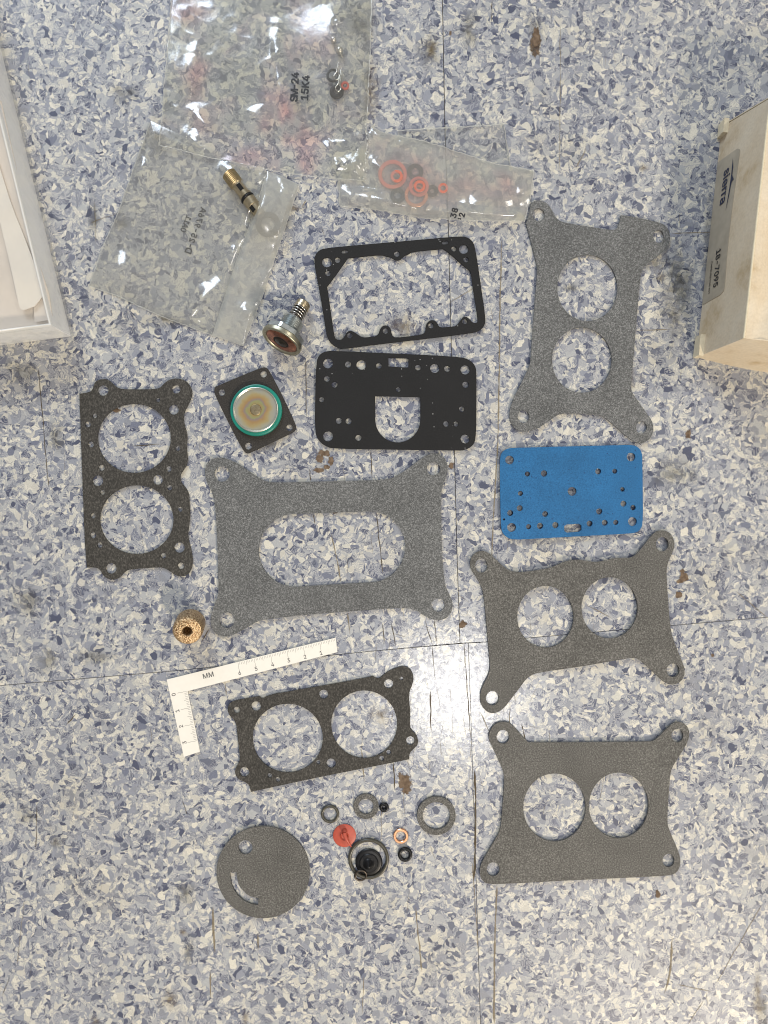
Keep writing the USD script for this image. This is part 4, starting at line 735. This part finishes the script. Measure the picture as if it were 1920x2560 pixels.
for s0_, s1_ in ((-.001, .0075), (La - .012, La + .0008)):                # worn tabs sticking out at the lower corners
    b = trimesh.creation.box([s1_ - s0_, .0030, .0075]); b = b.subdivide().subdivide(); b.vertices += NP.normal(0, .00012, b.vertices.shape)
    b.apply_transform(frame_at(pc((s0_ + s1_) / 2, -.0007, .0042), ab, ou)); obj('tab', b, 'carton_edge', cb, smooth=50)
obj('crease', tube([pc(u * La + .0105 * (1 - u) ** 4, .0042, Hc - .0003) for u in np.linspace(0.0, 1, 24)], .0007, 8), 'carton_edge', cb, smooth=60)
# sticker on the side, with its print
def on_side(s, h, lift): 
    u, v_ = s / La, h / Hc
    p_ = np.array(side(u, v_)); return p_ - ou * lift
lab_s0, lab_s1, lab_h = .155 * La, .775 * La, .0245
def lab(u, v_):
    s = lab_s0 + u * (lab_s1 - lab_s0); c_ = .0035; uu = u * (lab_s1 - lab_s0)
    e_ = min(uu, (lab_s1 - lab_s0) - uu); hmax = lab_h - (c_ - math.sqrt(max(0, c_ * c_ - (c_ - e_) ** 2)) if e_ < c_ else 0)
    return on_side(s, .0004 + v_ * (hmax - .0004), .00022)
st = obj('sticker', thick(panel(lab, 60, 10), .00015, -ou), 'carton_label', cb, smooth=60)
nd = -ou
def side_text(s_, height, s_mid, h_mid, m_, bold=False, stretch=1.0):
    o = on_side(s_mid, h_mid, .00042); g_ = on_side(s_mid + .002, h_mid, .00042) - on_side(s_mid - .002, h_mid, .00042); up_ = on_side(s_mid, h_mid + .002, 0) - on_side(s_mid, h_mid - .002, 0)
    obj('print', letters(s_, height, o, g_, up_, bold=bold, stretch=stretch), m_, st)
def spread_text(s_, height, sa, sb, h_mid, m_, **k):
    wd = {c_: (meshkit.text_mesh(c_, height).extents[0] if c_ != ' ' else height * .35) for c_ in set(s_)}
    tot = sum(wd[c_] for c_ in s_); gap = ((sb - sa) - tot) / (len(s_) - 1); x = sa
    for c_ in s_:
        if c_ != ' ': side_text(c_, height, x + wd[c_] / 2, h_mid + (-.0005 if c_ == '-' else 0), m_, **k)
        x += wd[c_] + gap
def ts(y): return (y - 295) / (2010 - 295) * La          # along the box, from rows of the zoomed survey picture
def word(s_, height, s_mid, h_mid, m_, length, bold=True):
    m = meshkit.text_mesh(s_, height, .00004, bold=bold); m.apply_translation(-m.bounds.mean(0)); m.vertices[:, 0] *= length / m.extents[0]
    o = on_side(s_mid, h_mid, .00042); m.apply_transform(frame_at(o, on_side(s_mid + .002, h_mid, 0) - on_side(s_mid - .002, h_mid, 0), on_side(s_mid, h_mid + .003, 0) - on_side(s_mid, h_mid - .003, 0))); obj('print', m, m_, st)
word('sierra', .0066, ts(800), .0135, 'navy_ink', ts(930) - ts(675))
peak = Polygon([(-.014, 0), (-.008, .0016), (-.003, .0019), (.0005, .0042), (.0012, .0024), (.004, .0018), (.009, .0014), (.017, 0), (.006, .0006), (-.004, .0007)])
pk = trimesh.creation.extrude_polygon(peak, .00004); pk.apply_transform(frame_at(on_side(ts(795), .0182, .00042), on_side(ts(800), .018, 0) - on_side(ts(790), .018, 0), on_side(ts(795), .020, 0) - on_side(ts(795), .016, 0))); obj('mountain_emblem', pk, 'navy_ink', st)
word('18-7095', .0048, ts(1410), .0150, 'ink', ts(1545) - ts(1275))
word('CARBURETOR KIT', .0018, ts(1450), .0078, 'ink', ts(1570) - ts(1330), bold=False)

# ------------------------------------------------------------------ shrink-wrapped white box at the left
plain('white_card', (.86, .865, .87), .6, noise=.03, scale=200)
plain('tan_card', (.68, .61, .54), .7, noise=.06, scale=60)
plain('tan_card_light', (.74, .69, .62), .7, noise=.05, scale=60)
plain('white_edge', (.80, .79, .76), .5)
wb = thing('tray_box', label='shrink-wrapped white card tray with a tan insert at the left edge', cat='box')
Hb = .0245
C0 = P(178, 841, 0); up_d = P(0, 111, 0) - C0; up_d /= np.linalg.norm(up_d)
lf = np.array([-up_d[1], up_d[0], 0]); lf = lf if lf[0] < 0 else -lf
lf2 = (P(0, 864, 0) - C0); lf2 /= np.linalg.norm(lf2)
Lb, Wb = .235, .17
def pb(s, w, z): return C0 + up_d * s + lf2 * w + np.array([0, 0, z])
def slab(c4, z0, z1):
    po = Polygon([tuple(p_[:2]) for p_ in c4]); m = trimesh.creation.extrude_polygon(po, z1 - z0); m.apply_translation([0, 0, z0]); return m
e = .0014
obj('side_wall', slab([pb(0, 0, 0), pb(Lb, 0, 0), pb(Lb, e, 0), pb(0, e, 0)], .0003, Hb), 'white_card', wb)
obj('side_wall', slab([pb(0, e, 0), pb(e, e, 0), pb(e, Wb, 0), pb(0, Wb, 0)], .0003, Hb), 'white_card', wb)
obj('side_wall', slab([pb(Lb - e, e, 0), pb(Lb, e, 0), pb(Lb, Wb, 0), pb(Lb - e, Wb, 0)], .0003, Hb), 'white_card', wb)
obj('side_wall', slab([pb(e, Wb - e, 0), pb(Lb - e, Wb - e, 0), pb(Lb - e, Wb, 0), pb(e, Wb, 0)], .0003, Hb), 'white_card', wb)
obj('rim', tube([pb(s, .0007, Hb) for s in np.linspace(0, Lb, 12)], .0007, 8), 'white_edge', wb, smooth=60)
obj('rim', tube([pb(.0007, s, Hb) for s in np.linspace(0, Wb, 12)], .0007, 8), 'white_edge', wb, smooth=60)
obj('insert', slab([pb(e, e, 0), pb(Lb - e, e, 0), pb(Lb - e, Wb - e, 0), pb(e, Wb - e, 0)], Hb - .0065, Hb - .006), 'tan_card', wb)
rw = (0, 100, 2.765)
def fp(pts, z): return Polygon([tuple(at(*rw, x, y, z)[:2]) for x, y in pts])
fl_ = fp(chaikin([(-60, 700), (20, 960), (80, 1150), (190, 1420), (285, 1690), (300, 1740), (285, 1780), (235, 1838), (235, 1838), (160, 1866), (140, 1860), (125, 1820), (70, 1560), (5, 1290), (-60, 1000)], 1), Hb - .0018)
fm_ = trimesh.creation.extrude_polygon(fl_, .0006); fm_.apply_translation([0, 0, Hb - .0028]); obj('insert_flap', fm_, 'tan_card_light', wb)
fl2 = fp([(-40, 400), (8, 420), (100, 830), (235, 1430), (340, 1760), (365, 1930), (365, 1930), (240, 1950), (232, 1846), (300, 1750), (290, 1690), (200, 1430), (80, 1150), (0, 900), (-40, 800)], Hb - .004)
fm2 = trimesh.creation.extrude_polygon(fl2.buffer(0), .0005); fm2.apply_translation([0, 0, Hb - .0045]); obj('insert_flap', fm2, 'tan_card', wb)
# cling film drawn over the box
def wrap_fn(u, v_):
    s, w = -.0012 + u * (Lb + .0012), -.0012 + v_ * Wb
    sag = .0013 * (meshkit.fbm(np.array([[s * 28, w * 60, 2.2]]), 2, 5)[0] - .5)
    z = Hb + .0014 - .0012 * math.sin(math.pi * min(1, v_ * 2)) + sag * min(1, v_ * 10) * min(1, u * 20)
    return pb(s, w, z)
obj('shrink_wrap', panel(wrap_fn, 110, 60), 'wrap_film', wb, smooth=True)
def wrap_side(u, v_):
    s = -.0006 + u * Lb; n_ = meshkit.fbm(np.array([[s * 55 + v_ * 3, v_ * 2.0, 7.7]]), 3, 6)[0]
    return pb(s, -.0004 - .0022 * n_ * (.3 + math.sin(math.pi * v_)) - .0012 * (1 - v_), .0004 + v_ * (Hb + .0002))
obj('shrink_wrap', panel(wrap_side, 140, 14), 'wrap_side_film', wb, smooth=True)
def wrap_end(u, v_):
    w = -.0010 + u * Wb; n_ = meshkit.fbm(np.array([[w * 60, v_ * 2.0, 3.1]]), 3, 8)[0]
    return pb(-.0004 - .0016 * n_ * (.3 + math.sin(math.pi * v_)), w, .0004 + v_ * (Hb + .0002))
obj('shrink_wrap', panel(wrap_end, 90, 14), 'wrap_side_film', wb, smooth=True)
